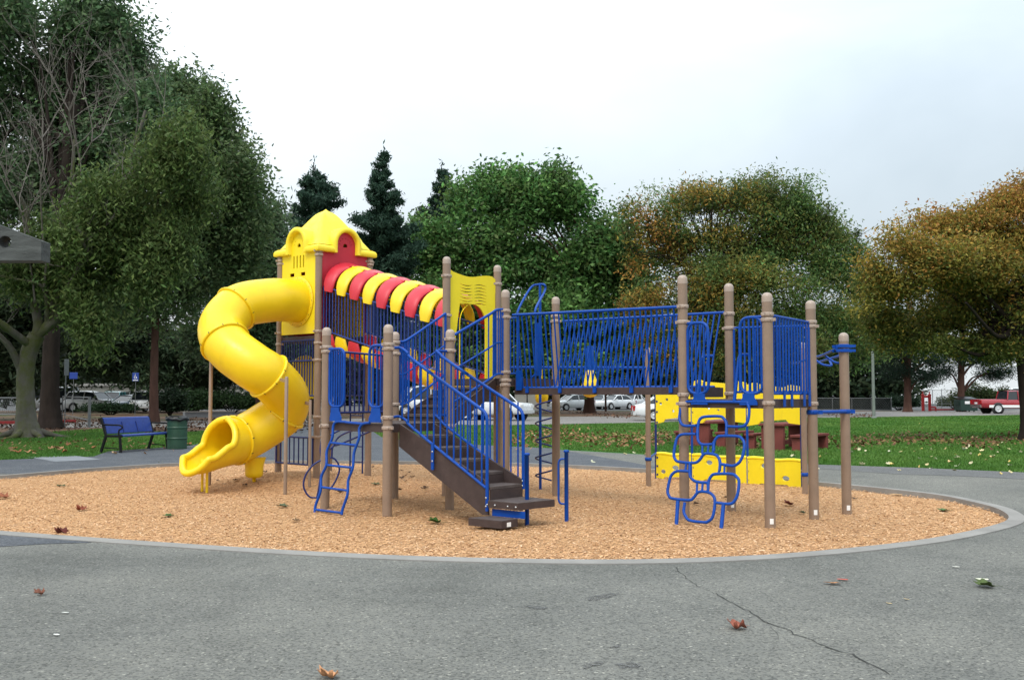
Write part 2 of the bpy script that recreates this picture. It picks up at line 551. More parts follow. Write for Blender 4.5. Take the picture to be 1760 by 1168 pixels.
def ragged(m, lo, hi, scale):
    """worn-through in patches: what lies below shows where the noise is low"""
    t = m.node_tree
    b = t.nodes['Principled BSDF']; out = [n for n in t.nodes if n.type == 'OUTPUT_MATERIAL'][0]
    tc = N(t, 'ShaderNodeTexCoord'); n = N(t, 'ShaderNodeTexNoise', Scale=scale, Detail=6.0, Roughness=0.7)
    t.links.new(tc.outputs['Object'], n.inputs['Vector'])
    r = ramp(t, [(lo, (0, 0, 0)), (hi, (1, 1, 1))]); t.links.new(n.outputs['Fac'], r.inputs['Fac'])
    tr = N(t, 'ShaderNodeBsdfTransparent'); mx = N(t, 'ShaderNodeMixShader')
    t.links.new(r.outputs['Color'], mx.inputs['Fac']); t.links.new(tr.outputs['BSDF'], mx.inputs[1]); t.links.new(b.outputs['BSDF'], mx.inputs[2])
    t.links.new(mx.outputs['Shader'], out.inputs['Surface'])
ragged(M['pit'], .42, .60, 22)
ragged(M['crack'], .30, .48, 16)
M['grass'] = ground_mat('lawn_soil_and_grass', [(0.3, (0.018, 0.085, 0.012)), (0.55, (0.032, 0.125, 0.02)), (0.75, (0.06, 0.15, 0.028))], 1.1, 0.95, 0.6, 40)
M['dirt'] = ground_mat('leafy_brown_dirt', [(0.3, (0.085, 0.05, 0.032)), (0.6, (0.14, 0.085, 0.055)), (0.8, (0.17, 0.115, 0.08))], 1.6, 0.95, 0.6, 30, (9, 0.95, (1.8, 1.4, 1.0)), (0.18, 0.5, 0.62, (0.06, 0.075, 0.03)))
M['road'] = ground_mat('park_road_surface', [(0.3, (0.19, 0.18, 0.17)), (0.7, (0.26, 0.245, 0.235))], 0.7, 0.9, 0.4, 50, (30, 0.97, (1.6, 1.6, 1.5)))
M['carpark'] = ground_mat('car_park_asphalt', [(0.3, (0.07, 0.07, 0.072)), (0.7, (0.11, 0.11, 0.11))], 0.5, 0.9, 0.3, 40)
M['chipbed'] = ground_mat('wood_chip_surface', [(0.25, (0.39, 0.212, 0.100)), (0.5, (0.49, 0.28, 0.134)), (0.75, (0.56, 0.34, 0.175))], 12, 0.95, 0.5, 60, (70, 0.93, (1.3, 1.25, 1.15)))

# ------------------------------------------------------------------ ground sheets
cpx = [(0, 918), (250, 936), (500, 952), (750, 963), (1050, 968), (1300, 961), (1500, 945), (1650, 925), (1757, 898), (1748, 878), (1692, 862), (1600, 846), (1400, 826), (1200, 810), (980, 798), (800, 793), (600, 791), (450, 791), (300, 795), (150, 804), (0, 816)]
cpt = [G(x, y, 0.05) for x, y in cpx] + [V((-10.95, 17.4, .05)), V((-10.9, 15.3, .05)), V((-9.9, 13.2, .05)), V((-8.0, 11.9, .05))]
OUT = smooth_path(cpt, 6, True)
CEN = V((-1.5, 16, 0))
def inset(l, d):
    o = []
    n = len(l)
    for i in range(n):
        T = (l[(i + 1) % n] - l[i - 1]); T.z = 0
        T.normalize()
        Nn = V((-T.y, T.x, 0))
        if (CEN - l[i]).dot(Nn) < 0:
            Nn = -Nn
        o.append(l[i] + Nn * d)
    return o
INN = inset(OUT, 0.19)
def bedz(x, y):
    z = 0.13 * math.exp(-((x + 3.9) ** 2 + (y - 18.5) ** 2) / 1.6) + 0.10 * math.exp(-((x + 4.5) ** 2 + (y - 17.6) ** 2) / 0.5)
    z += 0.05 * math.exp(-((x + 2.2) ** 2 + (y - 14.6) ** 2) / 0.5)
    z += 0.022 * mnoise.noise(V((x * 0.9, y * 0.9, 3.1))) + 0.010 * mnoise.noise(V((x * 3.1, y * 3.1, 9.0)))
    return z - 0.008
zl = lambda l, z: [V((p.x, p.y, z)) for p in l]

# one lawn sheet reaching the horizon (with the playground cut out)
mb = MB()
mb.sheet([V((-1500, -300, 0.02)), V((1500, -300, 0.02)), V((1500, 2500, 0.02)), V((-1500, 2500, 0.02))], [zl(inset(OUT, 0.1), 0.02)])
structure(mb.build('lawn_ground', M['grass']))

path_px = [(2300, 836), (1760, 814), (1580, 806), (1400, 800), (1260, 790), (1130, 782), (950, 772), (800, 765), (700, 758), (655, 752), (638, 741), (640, 731), (515, 730), (492, 739), (440, 749), (380, 757), (325, 767), (185, 777), (160, 786), (80, 789), (0, 792), (-300, 800)]
PATH = [G(x, y, 0.04) for x, y in path_px]
PATH = [V((45, -12, .04)), V((45, 16.5, .04))] + PATH + [V((-40, 18, .04)), V((-40, -12, .04))]
mb = MB(); mb.sheet(PATH, [zl(inset(OUT, 0.1), 0.04)])
structure(mb.build('asphalt', M['asphalt']))
def patch(name, pts, m, z):
    mb = MB(); mb.sheet([V((p.x, p.y, z)) for p in pts])
    return structure(mb.build(name, m))
# newer asphalt: the back-left path, the strip along the lawn on the right, the wedge by the kerb at front left
outl = lambda x, y: G(x, y, 0.05)
back = [p for p in OUT if p.y > 19.0 and p.x < 3.6]
back.sort(key=lambda p: p.x)
b2 = inset(back, -0.06) if False else back
nb = [V((p.x, p.y + 0.05, 0)) for p in b2]
edge = [G(x, y, 0) for x, y in [(1130, 782.6), (950, 772.6), (800, 765.6), (700, 758.6), (656, 753), (640, 742), (642, 732), (515, 731), (494, 740), (442, 750), (382, 758), (325, 768), (186, 778), (161, 787), (80, 790), (0, 793), (-300, 801)]]
patch('new_asphalt_path', nb + edge[1:], M['asphaltnew'], 0.044)
patch('new_asphalt_strip', [G(x, y) for x, y in [(1130, 783), (1262, 791), (1400, 801), (1580, 807), (1760, 815), (2300, 838), (2300, 850), (1760, 827), (1640, 821), (1540, 818), (1400, 808), (1262, 800), (1130, 792)]], M['asphaltmid'], 0.044)
patch('new_asphalt_wedge', [G(x, y) for x, y in [(-500, 885), (-200, 905), (0, 921), (90, 928), (178, 934), (150, 939), (80, 941), (0, 946), (-250, 950), (-500, 955)]], M['asphaltnew'], 0.044)
patch('concrete_slab', [G(x, y) for x, y in [(47, 788), (128, 785.5), (174, 792.5), (95, 796.5)]], M['slab'], 0.048)
# road beyond the lawn, dirt strip and car park
near = [(-700, 752), (-200, 746), (60, 744), (170, 737), (260, 742), (330, 742), (400, 737), (515, 732), (640, 731.5), (880, 731), (1100, 727), (1400, 718.5), (1760, 713), (2400, 707)]
mid_ = [(2400, 700), (1760, 703.5), (1400, 707), (1100, 714), (880, 716), (640, 718), (330, 722), (-700, 728)]
rn = [G(x, y) for x, y in near]; rm = [G(x, y) for x, y in mid_]
patch('dirt_strip', [G(x, y) for x, y in near[:8]] + [G(x, y) for x, y in near[8:]] + [G(x, y) for x, y in [(2400, 696), (1760, 698), (880, 702), (330, 704), (-700, 704)]], M['dirt'], 0.028)
patch('park_road', [G(x, y) for x, y in [(515, 732), (640, 731.5), (880, 731), (1100, 727), (1400, 718.5), (1760, 713), (2400, 707), (2400, 701), (1760, 704.5), (1400, 708.5), (1100, 715.5), (880, 717), (640, 719.5), (515, 721), (330, 724), (-200, 730), (-200, 737), (330, 735)]], M['road'], 0.034)
patch('car_park', [V((-160, 90, 0)), V((160, 90, 0)), V((1100, 900, 0)), V((-1100, 900, 0))], M['carpark'], 0.032)

# concrete kerb ring
mb = MB()
n = len(OUT)
o2 = zl(OUT, -0.05); o1 = zl(OUT, 0.052); i1 = zl(INN, 0.058); i2 = zl(INN, -0.08)
vs = o2 + o1 + i1 + i2
fs = []
for i in range(n):
    j = (i + 1) % n
    for k in range(3):
        fs.append((k * n + i, k * n + j, (k + 1) * n + j, (k + 1) * n + i))
mb.add(vs, fs)
structure(mb.build('kerb', M['concrete']))
mb = MB()
mb.sheet([G(-700, 733), G(-60, 730.2), G(150, 727), G(150, 726), G(-60, 729), G(-700, 731)])
mb = MB()
a, b = G(-60, 731), G(128, 726.5)
mb.bar(a + V((0, 0, .09)), b + V((0, 0, .09)), 0.35, 0.18)
structure(mb.build('red_kerb', M['redcurb']))
mb = MB()
a, b = G(1600, 705.5), G(1676, 705.0)
mb.bar(a + V((0, 0, .09)), b + V((0, 0, .09)), 0.35, 0.16)
structure(mb.build('red_kerb', M['redcurb']))

# wood chip bed: rings from the kerb to the centre, gently uneven, and loose chips lying on it
mb = MB()
K = 46
IN2 = inset(OUT, 0.15)
vs = []
for k in range(K):
    s = 1 - k / K
    for p in IN2:
        q = CEN + (p - CEN) * s
        vs.append(V((q.x, q.y, bedz(q.x, q.y) - (0.02 if k == 0 else 0))))
vs.append(V((CEN.x, CEN.y, bedz(CEN.x, CEN.y))))
fs = []
for k in range(K - 1):
    for i in range(n):
        j = (i + 1) % n
        fs.append((k * n + i, k * n + j, (k + 1) * n + j, (k + 1) * n + i))
for i in range(n):
    fs.append(((K - 1) * n + i, (K - 1) * n + (i + 1) % n, len(vs) - 1))
mb.add(vs, fs, True)
structure(mb.build('wood_chip_bed', M['chipbed']))

def in_poly(x, y, poly):
    r = np.zeros(len(x), dtype=bool)
    px = np.array([p.x for p in poly]); py = np.array([p.y for p in poly])
    j = len(poly) - 1
    for i in range(len(poly)):
        c = ((py[i] > y) != (py[j] > y)) & (x < (px[j] - px[i]) * (y - py[i]) / (py[j] - py[i] + 1e-12) + px[i])
        r ^= c
        j = i
    return r
def rot_quads(c, a, b, up=None):
    """quads from centres c, half axes a, b"""
    q = np.stack([c - a - b, c + a - b, c + a + b, c - a + b], 1)
    return q.reshape(-1, 3)
nc = 240000
x = RNG.uniform(-11.2, 7, nc); y = 9.2 + 14.2 * RNG.random(nc) ** 1.5
k = in_poly(x, y, inset(OUT, 0.20))
x, y = x[k], y[k]
z = np.array([bedz(a, b) for a, b in zip(x, y)]) + RNG.uniform(0.002, 0.016, len(x))
th = RNG.uniform(0, 2 * PI, len(x)); L = RNG.uniform(0.006, 0.020, len(x)); Wd = RNG.uniform(0.003, 0.008, len(x))
tl = RNG.normal(0, 0.16, len(x)); tr = RNG.normal(0, 0.18, len(x))
A = np.stack([np.cos(th) * L, np.sin(th) * L, tl * L], 1)
B = np.stack([-np.sin(th) * Wd, np.cos(th) * Wd, tr * Wd], 1)
pal = np.array([(0.58, 0.35, 0.185), (0.66, 0.43, 0.245), (0.50, 0.285, 0.145), (0.74, 0.54, 0.35), (0.36, 0.20, 0.11), (0.61, 0.37, 0.185)])
ci = RNG.choice(len(pal), len(x), p=[.29, .23, .14, .08, .04, .22])
cc = pal[ci] * np.array((.97, .93, .91)) * RNG.uniform(0.85, 1.15, (len(x), 1))
stuff(np_mesh('wood_chips', rot_quads(np.stack([x, y, z], 1), A, B), 4, M['chip'], cc, None, (-1.5, 16, 0)), 'pale orange wood chips covering the play area', 'wood chips')

# grass blades on the parts of the lawn that are seen
lawn_polys = []
LP = [G(x, y) for x, y in [(640, 731), (637, 741), (655, 752.4), (700, 758.4), (800, 765.4), (950, 772.4), (1130, 782.4), (1260, 790.4), (1400, 800.4), (1580, 806.4), (1760, 814.4), (2300, 836.4), (2380, 708), (1760, 713.4), (1400, 719), (1100, 727.5), (880, 731.5)]]
LL = [G(x, y) for x, y in [(-60, 792), (0, 792), (80, 789), (160, 786), (185, 777), (325, 767), (380, 757), (440, 749), (492, 739), (510, 732), (400, 738), (330, 743), (260, 743), (170, 738), (60, 745), (-60, 746)]]
gv, gc = [], []
for poly, cnt in ((LP, 560000), (LL, 150000)):
    xs = [p.x for p in poly]; ys = [p.y for p in poly]
    u_ = RNG.random(cnt)
    y0, y1 = min(ys) - .05, max(ys)
    y = y0 * (y1 / y0) ** (u_ ** 1.25)
    x = (RNG.uniform(-0.16, 0.88, cnt) if poly is LP else RNG.uniform(-0.58, -0.15, cnt)) * y
    k = in_poly(x, y, poly)
    x, y = x[k], y[k]
    m_ = len(x)
    h = RNG.uniform(0.03, 0.075, m_); wd = RNG.uniform(0.008, 0.02, m_) * (y / 25)
    th = RNG.uniform(0, 2 * PI, m_); lean = RNG.normal(0, 0.03, (m_, 2))
    b0 = np.stack([x, y, np.full(m_, 0.018)], 1)
    d = np.stack([np.cos(th) * wd, np.sin(th) * wd, np.zeros(m_)], 1)
    tip = b0 + np.stack([lean[:, 0], lean[:, 1], h], 1)
    gv.append(np.stack([b0 - d, b0 + d, tip], 1).reshape(-1, 3))
    nz = np.array([mnoise.noise(V((a * .35, b * .22, 1.7))) + 0.5 * mnoise.noise(V((a * 1.3, b * 0.9, 5.7))) for a, b in zip(x, y)])
    nz = np.clip(0.5 + nz * 0.6, 0, 1)[:, None]
    g1 = np.array((0.052, 0.150, 0.019)); g2 = np.array((0.118, 0.215, 0.038))
    c = g1 * (1 - nz) + g2 * nz
    c *= RNG.uniform(0.75, 1.25, (m_, 1))
    gc.append(c)
stuff(np_mesh('grass_blades', np.concatenate(gv), 3, M['blade'], np.concatenate(gc), None, (0, 30, 0)), 'short green mown grass of the park lawn', 'grass')

# cracks, pits
def crack(pts, wid, seed):
    rnd = random.Random(seed)
    ps = []
    for i in range(len(pts) - 1):
        a, b = G(*pts[i], 0.0), G(*pts[i + 1], 0.0)
        k = max(2, int((b - a).length / 0.07))
        for j in range(k):
            ps.append(a.lerp(b, j / k) + V((rnd.gauss(0, .009), rnd.gauss(0, .009), 0)))
    ps.append(G(*pts[-1], 0.0))
    mb = MB(); vs = []
    for i, p in enumerate(ps):
        T = (ps[min(i + 1, len(ps) - 1)] - ps[max(i - 1, 0)]).normalized()
        Nn = V((-T.y, T.x, 0))
        wv = wid * rnd.uniform(0.35, 1.25)
        vs += [V((p.x, p.y, 0.0445)) + Nn * wv, V((p.x, p.y, 0.0445)) - Nn * wv]
    mb.add(vs, [(2 * i + 1, 2 * i + 3, 2 * i + 2, 2 * i) for i in range(len(ps) - 1)])
    structure(mb.build('asphalt_crack', M['crack']))
crack([(1161, 983), (1182, 1003), (1198, 1016)], 0.005, 1)
crack([(1226, 1028), (1262, 1046), (1294, 1064), (1318, 1079), (1352, 1091), (1392, 1110), (1440, 1130), (1470, 1136), (1500, 1154), (1530, 1172)], 0.0055, 2)
crack([(1198, 1016), (1226, 1028)], 0.0022, 4)
crack([(1080, 1126), (1110, 1128), (1128, 1124)], 0.0022, 3)
crack([(1392, 1110), (1418, 1106), (1440, 1108)], 0.002, 6)
crack([(1318, 1079), (1330, 1092), (1338, 1110)], 0.0018, 7)
def pit(pts, seed):
    rnd = random.Random(seed)
    c = [G(x, y, 0) for x, y in pts]
    l = smooth_path(c, 5, True)
    l = [V((p.x + rnd.gauss(0, .006), p.y + rnd.gauss(0, .012), 0.0447)) for p in l]
    mb = MB(); mb.sheet(l)
    structure(mb.build('asphalt_pit', M['pit']))
pit([(1008, 1036), (1030, 1031), (1062, 1028), (1060, 1032), (1040, 1037), (1018, 1041)], 1)
pit([(902, 1050), (925, 1050), (942, 1054), (930, 1057), (912, 1054)], 2)
pit([(1002, 1156), (1018, 1150), (1040, 1146), (1032, 1154), (1010, 1161)], 3)
pit([(1056, 1155), (1078, 1150), (1100, 1153), (1098, 1158), (1072, 1162)], 4)
pit([(1048, 1122), (1060, 1119), (1068, 1119), (1058, 1125)], 5)
# ------------------------------------------------------------------ the play structure (one bolted-together thing)
ang = math.radians(-42)
U = V((math.cos(ang), math.sin(ang), 0))          # towards the right and the viewer
W_ = V((-math.sin(ang), math.cos(ang), 0))        # towards the right and away
Z3 = V((0, 0, 1))
pA = V((2.205, 12.591, 0)); S_ = 1.19
pC = pA + U * S_; pB = pA + W_ * S_; pD = pC + W_ * S_
pF = pA - U * 3.1; pQ = pF + W_ * S_
pG = pF - U * 1.27; pH = pG + W_ * 1.19
pBR = V((-0.869, 13.719, 0)); pFR = V((-1.632, 12.872, 0)); pFL = V((-2.613, 13.755, 0)); pBL = V((-1.765, 14.75, 0))
pN = V((-3.53, 17.756, 0)); pR = pN + W_ * 1.19; pL = pN - U * 1.19; pK = pL + W_ * 1.19
pS1 = G(1114.7, 834); pS2 = V((4.72, 15.85, 0)); pE = G(1455.6, 882)
ZU, ZM, ZL, ZT = 1.83, 1.53, 1.20, 2.66
PS = thing('play_structure', 'large climbing frame with yellow tube slide, red and yellow tunnel, blue railings and tan posts', 'playground structure', (0, 14.5, 0))
at = lambda p, z: V((p.x, p.y, z))

def post(p, top, clamps=(), r=0.0635, sticker=False, cap=True):
    mb = MB()
    mb.lathe(at(p, -0.12), [(r, 0), (r, top + 0.12 - r * 0.9)], 20)
    o = mb.build('post', M['tan'], PS)
    if cap:
        mb = MB()
        k = r * 1.03
        mb.lathe(at(p, top - r * 0.9), [(k, -0.06), (k, 0), (k * .95, r * .3), (k * .82, r * .55), (k * .55, r * .8), (k * .25, r * .9), (0.0001, r * .92)], 20)
        mb.build('post_cap', M['cap'], o)
    for i, z in enumerate(clamps):
        mb = MB()
        rr = r * 1.22
        mb.lathe(at(p, z - 0.022), [(r * 0.9, -.004), (rr * .97, 0), (rr, .008), (rr, .036), (rr * .97, .044), (r * .9, .048)], 18)
        for s in (-1, 1):
            d = (U if i % 2 else W_) * s
            mb.box(at(p, z) + d * (rr + 0.012), (0.035, 0.026, 0.036), (d, d.cross(Z3), Z3))
        d2 = V((0.2, -1, 0)).normalized()
        mb.lathe(at(p, z) + d2 * rr * .98, [(0.010, 0), (0.009, .007), (0.0001, .009)], 8, axis=d2)
        mb.build('clamp', M['cap'], o)
    if sticker:
        mb = MB()
        vs = []
        for k in range(5):
            a = math.radians(-112 + 10 * k + 4)
            for z in (0.05, 0.115):
                vs.append(at(p, z) + V((math.cos(a), math.sin(a), 0)) * (r + 0.0025))
        mb.add(vs, [(2 * k, 2 * k + 2, 2 * k + 3, 2 * k + 1) for k in range(4)])
        mb.build('sticker', M['sticker'], o)
    return o
post(pA, 3.13, [2.72, 2.52, 1.585, 1.47])
post(pB, 3.12, [2.70, 2.50, 1.60, 1.49], sticker=True)
post(pC, 2.82, [2.555, 2.49, 1.485], sticker=True)
post(pD, 2.81, [2.525, 2.47, 1.47], sticker=True)
post(pF, 3.16, [2.84, 2.745, 1.92, 1.80, 1.73])
post(pQ, 3.14, [2.83, 2.75, 1.70])
post(pG, 3.78, [3.47, 2.84, 1.80])
post(pH, 3.76, [3.44, 2.87, 1.80])
post(pFR, 2.51, [2.245, 2.19, 1.285, 1.15])
post(pFL, 2.53, [2.25, 2.19, 1.15])
post(pBL, 2.53, [2.37, 2.20, 1.44])
post(pBR, 2.50, [2.36, 2.20, 1.15])
post(pN, 4.25, [4.20, 4.13, 2.73, 2.52, 2.21, 1.18, 0.82], cap=False)
post(pR, 4.25, [4.12, 4.06, 2.73], cap=False)
post(pL, 4.25, [4.12, 4.06, 2.74, 2.53], cap=False)
post(pK, 4.25, [4.12, 2.73], cap=False)
post(pS1, 2.41, [], r=0.046)
post(pS2, 2.43, [], r=0.046)
post(pE, 2.42, [], sticker=True)

# ---- decks
def deck(corners, ztop, th=0.11, name='deck'):
    mb = MB()
    c = sum(corners, V((0, 0, 0))) / len(corners)
    pts = [at(p, ztop - th) for p in corners]
    mb.prism(pts, (0, 0, th - 0.004))
    o = mb.build(name, M['deck'], PS, bevel=0.006)
    mb = MB()
    ins = [at(c + (p - c) * 0.985, ztop - 0.004) for p in corners]
    mb.prism(ins, (0, 0, 0.004))
    mb.build('deck_surface', M['tread'], o)
    return o
deck([pA, pC, pD, pB], ZM)
mb = MB()
deck([pFL, pFR, pBR, pBL], ZL)
deck([pG, pF, pQ, pH], ZU)
deck([pL, pN, pR, pK], ZT)
# bridge deck between the upper deck and the right deck, a step lower / higher than its ends
bd = [pF + U * .02 + W_ * .185, pA - U * .02 + W_ * .185, pB - U * .02 - W_ * .185, pQ + U * .02 - W_ * .185]
deck(bd, 1.685, 0.10, 'bridge_deck')
for k in range(5):
    q = pF + U * (0.28 + 0.63 * k) + W_ * 0.172
    mb = MB(); mb.box(at(q, 1.66), (0.055, 0.02, 0.10), (U, W_, Z3))
    mb.build('bracket', M['blue'], PS)
mb = MB()
mb.box(at(pF + U * 0.02 + W_ * .6, 1.755), (0.035, .80, 0.14), (U, W_, Z3))
mb.build('step_riser', M['deck'], PS)
mb = MB()
mb.box(at(pA - U * 0.01 + W_ * .6, 1.615), (0.03, .80, 0.13), (U, W_, Z3))
mb.build('step_riser', M['deck'], PS)

# ---- railings
def rail_panel(name, a, b, zb, zt, n, r=0.020, rb=0.0125, m='blue', lean=0.0, ends=True, rad=0.0, parent=None, tilt=None):
    """a, b ground points; zb=(z at a, z at b) bottom rail; zt top rail; n bars; lean shifts the bar tops along a-b"""
    mb = MB()
    tl_ = tilt if tilt is not None else V((0, 0, 0))
    A0, B0, A1, B1 = at(a, zb[0]), at(b, zb[1]), at(a, zt[0]) + tl_, at(b, zt[1]) + tl_
    if rad > 0:
        mb.tube(round_path([A0, A1, B1, B0], rad, 6, True), r, 10, True)
    else:
        mb.tube([A1, B1], r, 10); mb.tube([A0, B0], r, 10)
        if ends:
            mb.tube([A0, A1], rb * 1.25, 8); mb.tube([B0, B1], rb * 1.25, 8)
    for i in range(n):
        f = (i + 1) / (n + 1)
        g = f + lean
        if g < 0.01 or g > 0.99:
            continue
        mb.tube([A0.lerp(B0, f), A1.lerp(B1, g)], rb, 6, caps=False)
    return mb.build(name, M[m], parent or PS)
g = lambda p, d, k: p + d * k
# bridge railings: straight top and bottom rails, bars leaning
rn = rail_panel('bridge_railing', pF + U * .08 + W_ * .21, pA - U * .12 + W_ * .21, (1.685, 1.665), (2.77, 2.72), 32, 0.021, 0.0130, 'blue', 0, ends=False, tilt=W_ * -.21 + U * .07)
mb = MB()
mb.box(at(pF + U * 0.13 + W_ * .16, 1.80), (0.11, 0.02, 0.30), (U, W_, Z3))
mb.build('end_plate', M['blue'], rn)
rail_panel('bridge_railing', pQ + U * .08 - W_ * .21, pB - U * .12 - W_ * .21, (1.70, 1.69), (2.74, 2.72), 32, 0.021, 0.0130, 'blue', 0, ends=False, tilt=W_ * .21 + U * .07)
# right deck
rail_panel('railing', pC + W_ * .07, pD - W_ * .07, (1.60, 1.60), (2.55, 2.52), 12, 0.017, 0.0135)
rail_panel('railing', pB + U * .07, pD - U * .07, (1.62, 1.62), (2.50, 2.48), 12, 0.017, 0.0135)
def loop_gate(a, b, z0, z1, n, rad=0.13):
    o = rail_panel('entry_loop', a, b, (z0, z0), (z1, z1), n, 0.020, 0.013, rad=rad)
    q = min((pA, pC, pFL, pFR), key=lambda p: min((p - a).length, (p - b).length))
    e = a if (q - a).length < (q - b).length else b
    mb = MB(); mb.tube([at(q, z1), at(e.lerp(b if e is a else a, .4), z1)], .02, 10); mb.build('top_rail', M['blue'], o)
    return o
loop_gate(pA + U * .07, pA + U * .37, 1.60, 2.50, 4)
loop_gate(pC - U * .37, pC - U * .07, 1.60, 2.53, 4)
for q, s in ((pA + U * .25, 1), (pC - U * .25, -1)):
    mb = MB()
    o = [at(q + U * (x * s) - W_ * .035, z) for x, z in ((-.08, 1.60), (.08, 1.60), (.08, 1.55), (.12, 1.49), (.12, 1.46), (-.12, 1.46), (-.12, 1.49), (-.08, 1.55))]
    mb.prism(o, W_ * 0.012)
    mb.build('gusset_plate', M['blue'], PS)
for x in (.35, .55, .9, 1.05):
    mb = MB(); mb.box(at(pC + W_ * x + U * .035, 1.54), (0.012, 0.05, 0.20), (U, W_, Z3))
    mb.build('bracket', M['blue'], PS)
# landing
loop_gate(pFL + U * .08, pFL + U * .40, 1.42, 2.22, 5, .12)
loop_gate(pFR - U * .38, pFR - U * .07, 1.42, 2.24, 3, .12)
for q, s in ((pFL + U * .25, 1), (pFR - U * .2, -1)):
    mb = MB()
    o = [at(q + U * (x * s) - W_ * .04, z) for x, z in ((-.09, 1.41), (.09, 1.41), (.09, 1.36), (.14, 1.27), (.14, 1.22), (-.11, 1.22), (-.11, 1.27), (-.09, 1.35))]
    mb.prism(o, W_ * 0.012)
    mb.build('gusset_plate', M['blue'], PS)
rail_panel('railing', pFL + W_ * .07, pBL - W_ * .07, (1.33, 1.33), (2.2, 2.16), 12, 0.017, 0.012, 'navy')
# ramp stair between the landing and the upper deck: both handrails
rl = MB()
a0 = pBL + W_ * .02 + U * .03
pth = [at(a0, 2.385), at(a0 + W_ * .12, 2.385), at(a0 + W_ * .3, 2.46), at(pG - W_ * .12 + U * .10, 2.83)]
def sloped_rail(name, top, bot, n, r=.02, rb=.0125, end=True):
    mb = MB()
    T_ = smooth_path(top, 6); B_ = smooth_path(bot, 6)
    mb.tube(T_, r, 10); mb.tube(B_, r * .9, 10)
    def samp(l, f):
        f *= len(l) - 1; i = min(int(f), len(l) - 2)
        return l[i].lerp(l[i + 1], f - i)
    for i in range(n):
        f = (i + 1) / (n + 1)
        p = samp(T_, f); best = min(((V((q.x - p.x, q.y - p.y, 0)).length, k) for k, q in enumerate(B_)))[1]
        q = B_[best]
        for j in (best - 1, best + 1):
            if 0 <= j < len(B_):
                q2 = B_[j]; d = V((q2.x - q.x, q2.y - q.y, 0)); e = V((p.x - q.x, p.y - q.y, 0))
                if d.length > 1e-6:
                    tt = e.dot(d) / d.length_squared
                    if 0 <= tt <= 1:
                        q = q.lerp(q2, tt); break
        mb.tube([p, V((p.x, p.y, q.z))], rb, 6, caps=False)
    mid = [p.lerp(V((p.x, p.y, p.z - .95)), .52) for p in T_]
    mb.tube(mid, r * .7, 8)
    if end:
        mb.tube([T_[-1], V((T_[-1].x, T_[-1].y, B_[-1].z - .02))], r, 10)
    return mb.build(name, M['blue'], PS)
pe = pG - W_ * .10 + U * .08
sloped_rail('handrail', [at(a0, 2.385), at(a0 + (pe - a0) * .13, 2.39), at(a0 + (pe - a0) * .32, 2.48), at(pe, 2.86)], [at(a0, 1.44), at(a0 + (pe - a0) * .13, 1.44), at(a0 + (pe - a0) * .32, 1.52), at(pe, 1.90)], 11)
b0 = pBR - U * .16 + W_ * .03
pe2 = pF - W_ * .06
mb0 = MB()
sloped_rail('handrail', [at(b0, 2.36), at(b0 + (pe2 - b0) * .10, 2.40), at(b0 + (pe2 - b0) * .75, 2.76), at(b0 + (pe2 - b0) * .88, 2.84), at(pe2, 2.86)], [at(b0, 1.42), at(b0 + (pe2 - b0) * .10, 1.45), at(b0 + (pe2 - b0) * .75, 1.80), at(b0 + (pe2 - b0) * .88, 1.88), at(pe2, 1.90)], 11)
mb0.tube([at(b0, 2.36), at(pBR, 2.36)], .02, 10); mb0.tube([at(b0, 1.42), at(b0, 2.36)], .02, 10)
# back stair: treads from the landing to the upper deck
bs0 = pBL.lerp(pBR, .5) + W_ * .02; bs1 = pG.lerp(pF, .5) - W_ * .02
bst = None
mb = MB()
wv = U * 0.44
for s in (-1, 1):
    c0 = bs0 + wv * s; c1 = bs1 + wv * s
    mb.prism([at(c0, 1.06), at(c0, 1.26), at(c1, 1.84), at(c1, 1.60)], U * (0.03 * s))
bst = mb.build('staircase', M['deck'], PS)
for i in range(4):
    f0, f1 = i / 4, (i + 1) / 4
    q = bs0.lerp(bs1, (f0 + f1) / 2)
    z = 1.20 + (i + 0.6) * 0.135
    mb = MB()
    mb.box(at(q, z), (0.84, (bs1 - bs0).length / 4 + .03, 0.035), (U, W_, Z3))
    mb.build('tread', M['tread'], bst)
    mb = MB()
    mb.box(at(bs0.lerp(bs1, f0 + .015), z - .085), (0.84, 0.012, 0.135), (U, W_, Z3))
    mb.build('riser', M['deck'], bst)

# ---- main stair from the landing down to the low transfer step
Sd = U
S0 = pFR + W_ * 0.20
SW = 0.64
run, ztop, zbot = 1.62, 1.20, 0.33
mb = MB()
for w0 in (0.0, SW - 0.03):
    o = S0 + W_ * w0
    mb.prism([at(o, 1.20), at(o, 0.90), at(o + Sd * (run * 0.94), 0.13), at(o + Sd * (run), 0.13), at(o + Sd * run, 0.52), at(o + Sd * (run * .96), 0.55)], W_ * 0.03)
st = mb.build('staircase', M['deck'], PS, bevel=0.005)
for i in range(5):
    x0 = 0.06 + i * 0.313
    z = 1.05 - i * 0.145
    q = S0 + Sd * (x0 + 0.155) + W_ * (SW / 2)
    mb = MB(); mb.box(at(q, z - 0.02), (0.325, SW - 0.065, 0.04), (Sd, W_, Z3))
    mb.build('tread', M['tread'], st, bevel=0.005)
    mb = MB(); mb.box(at(S0 + Sd * (x0 + .318) + W_ * (SW / 2), z - 0.112), (0.012, SW - 0.065, 0.142), (Sd, W_, Z3))
    mb.build('riser', M['deck'], st)
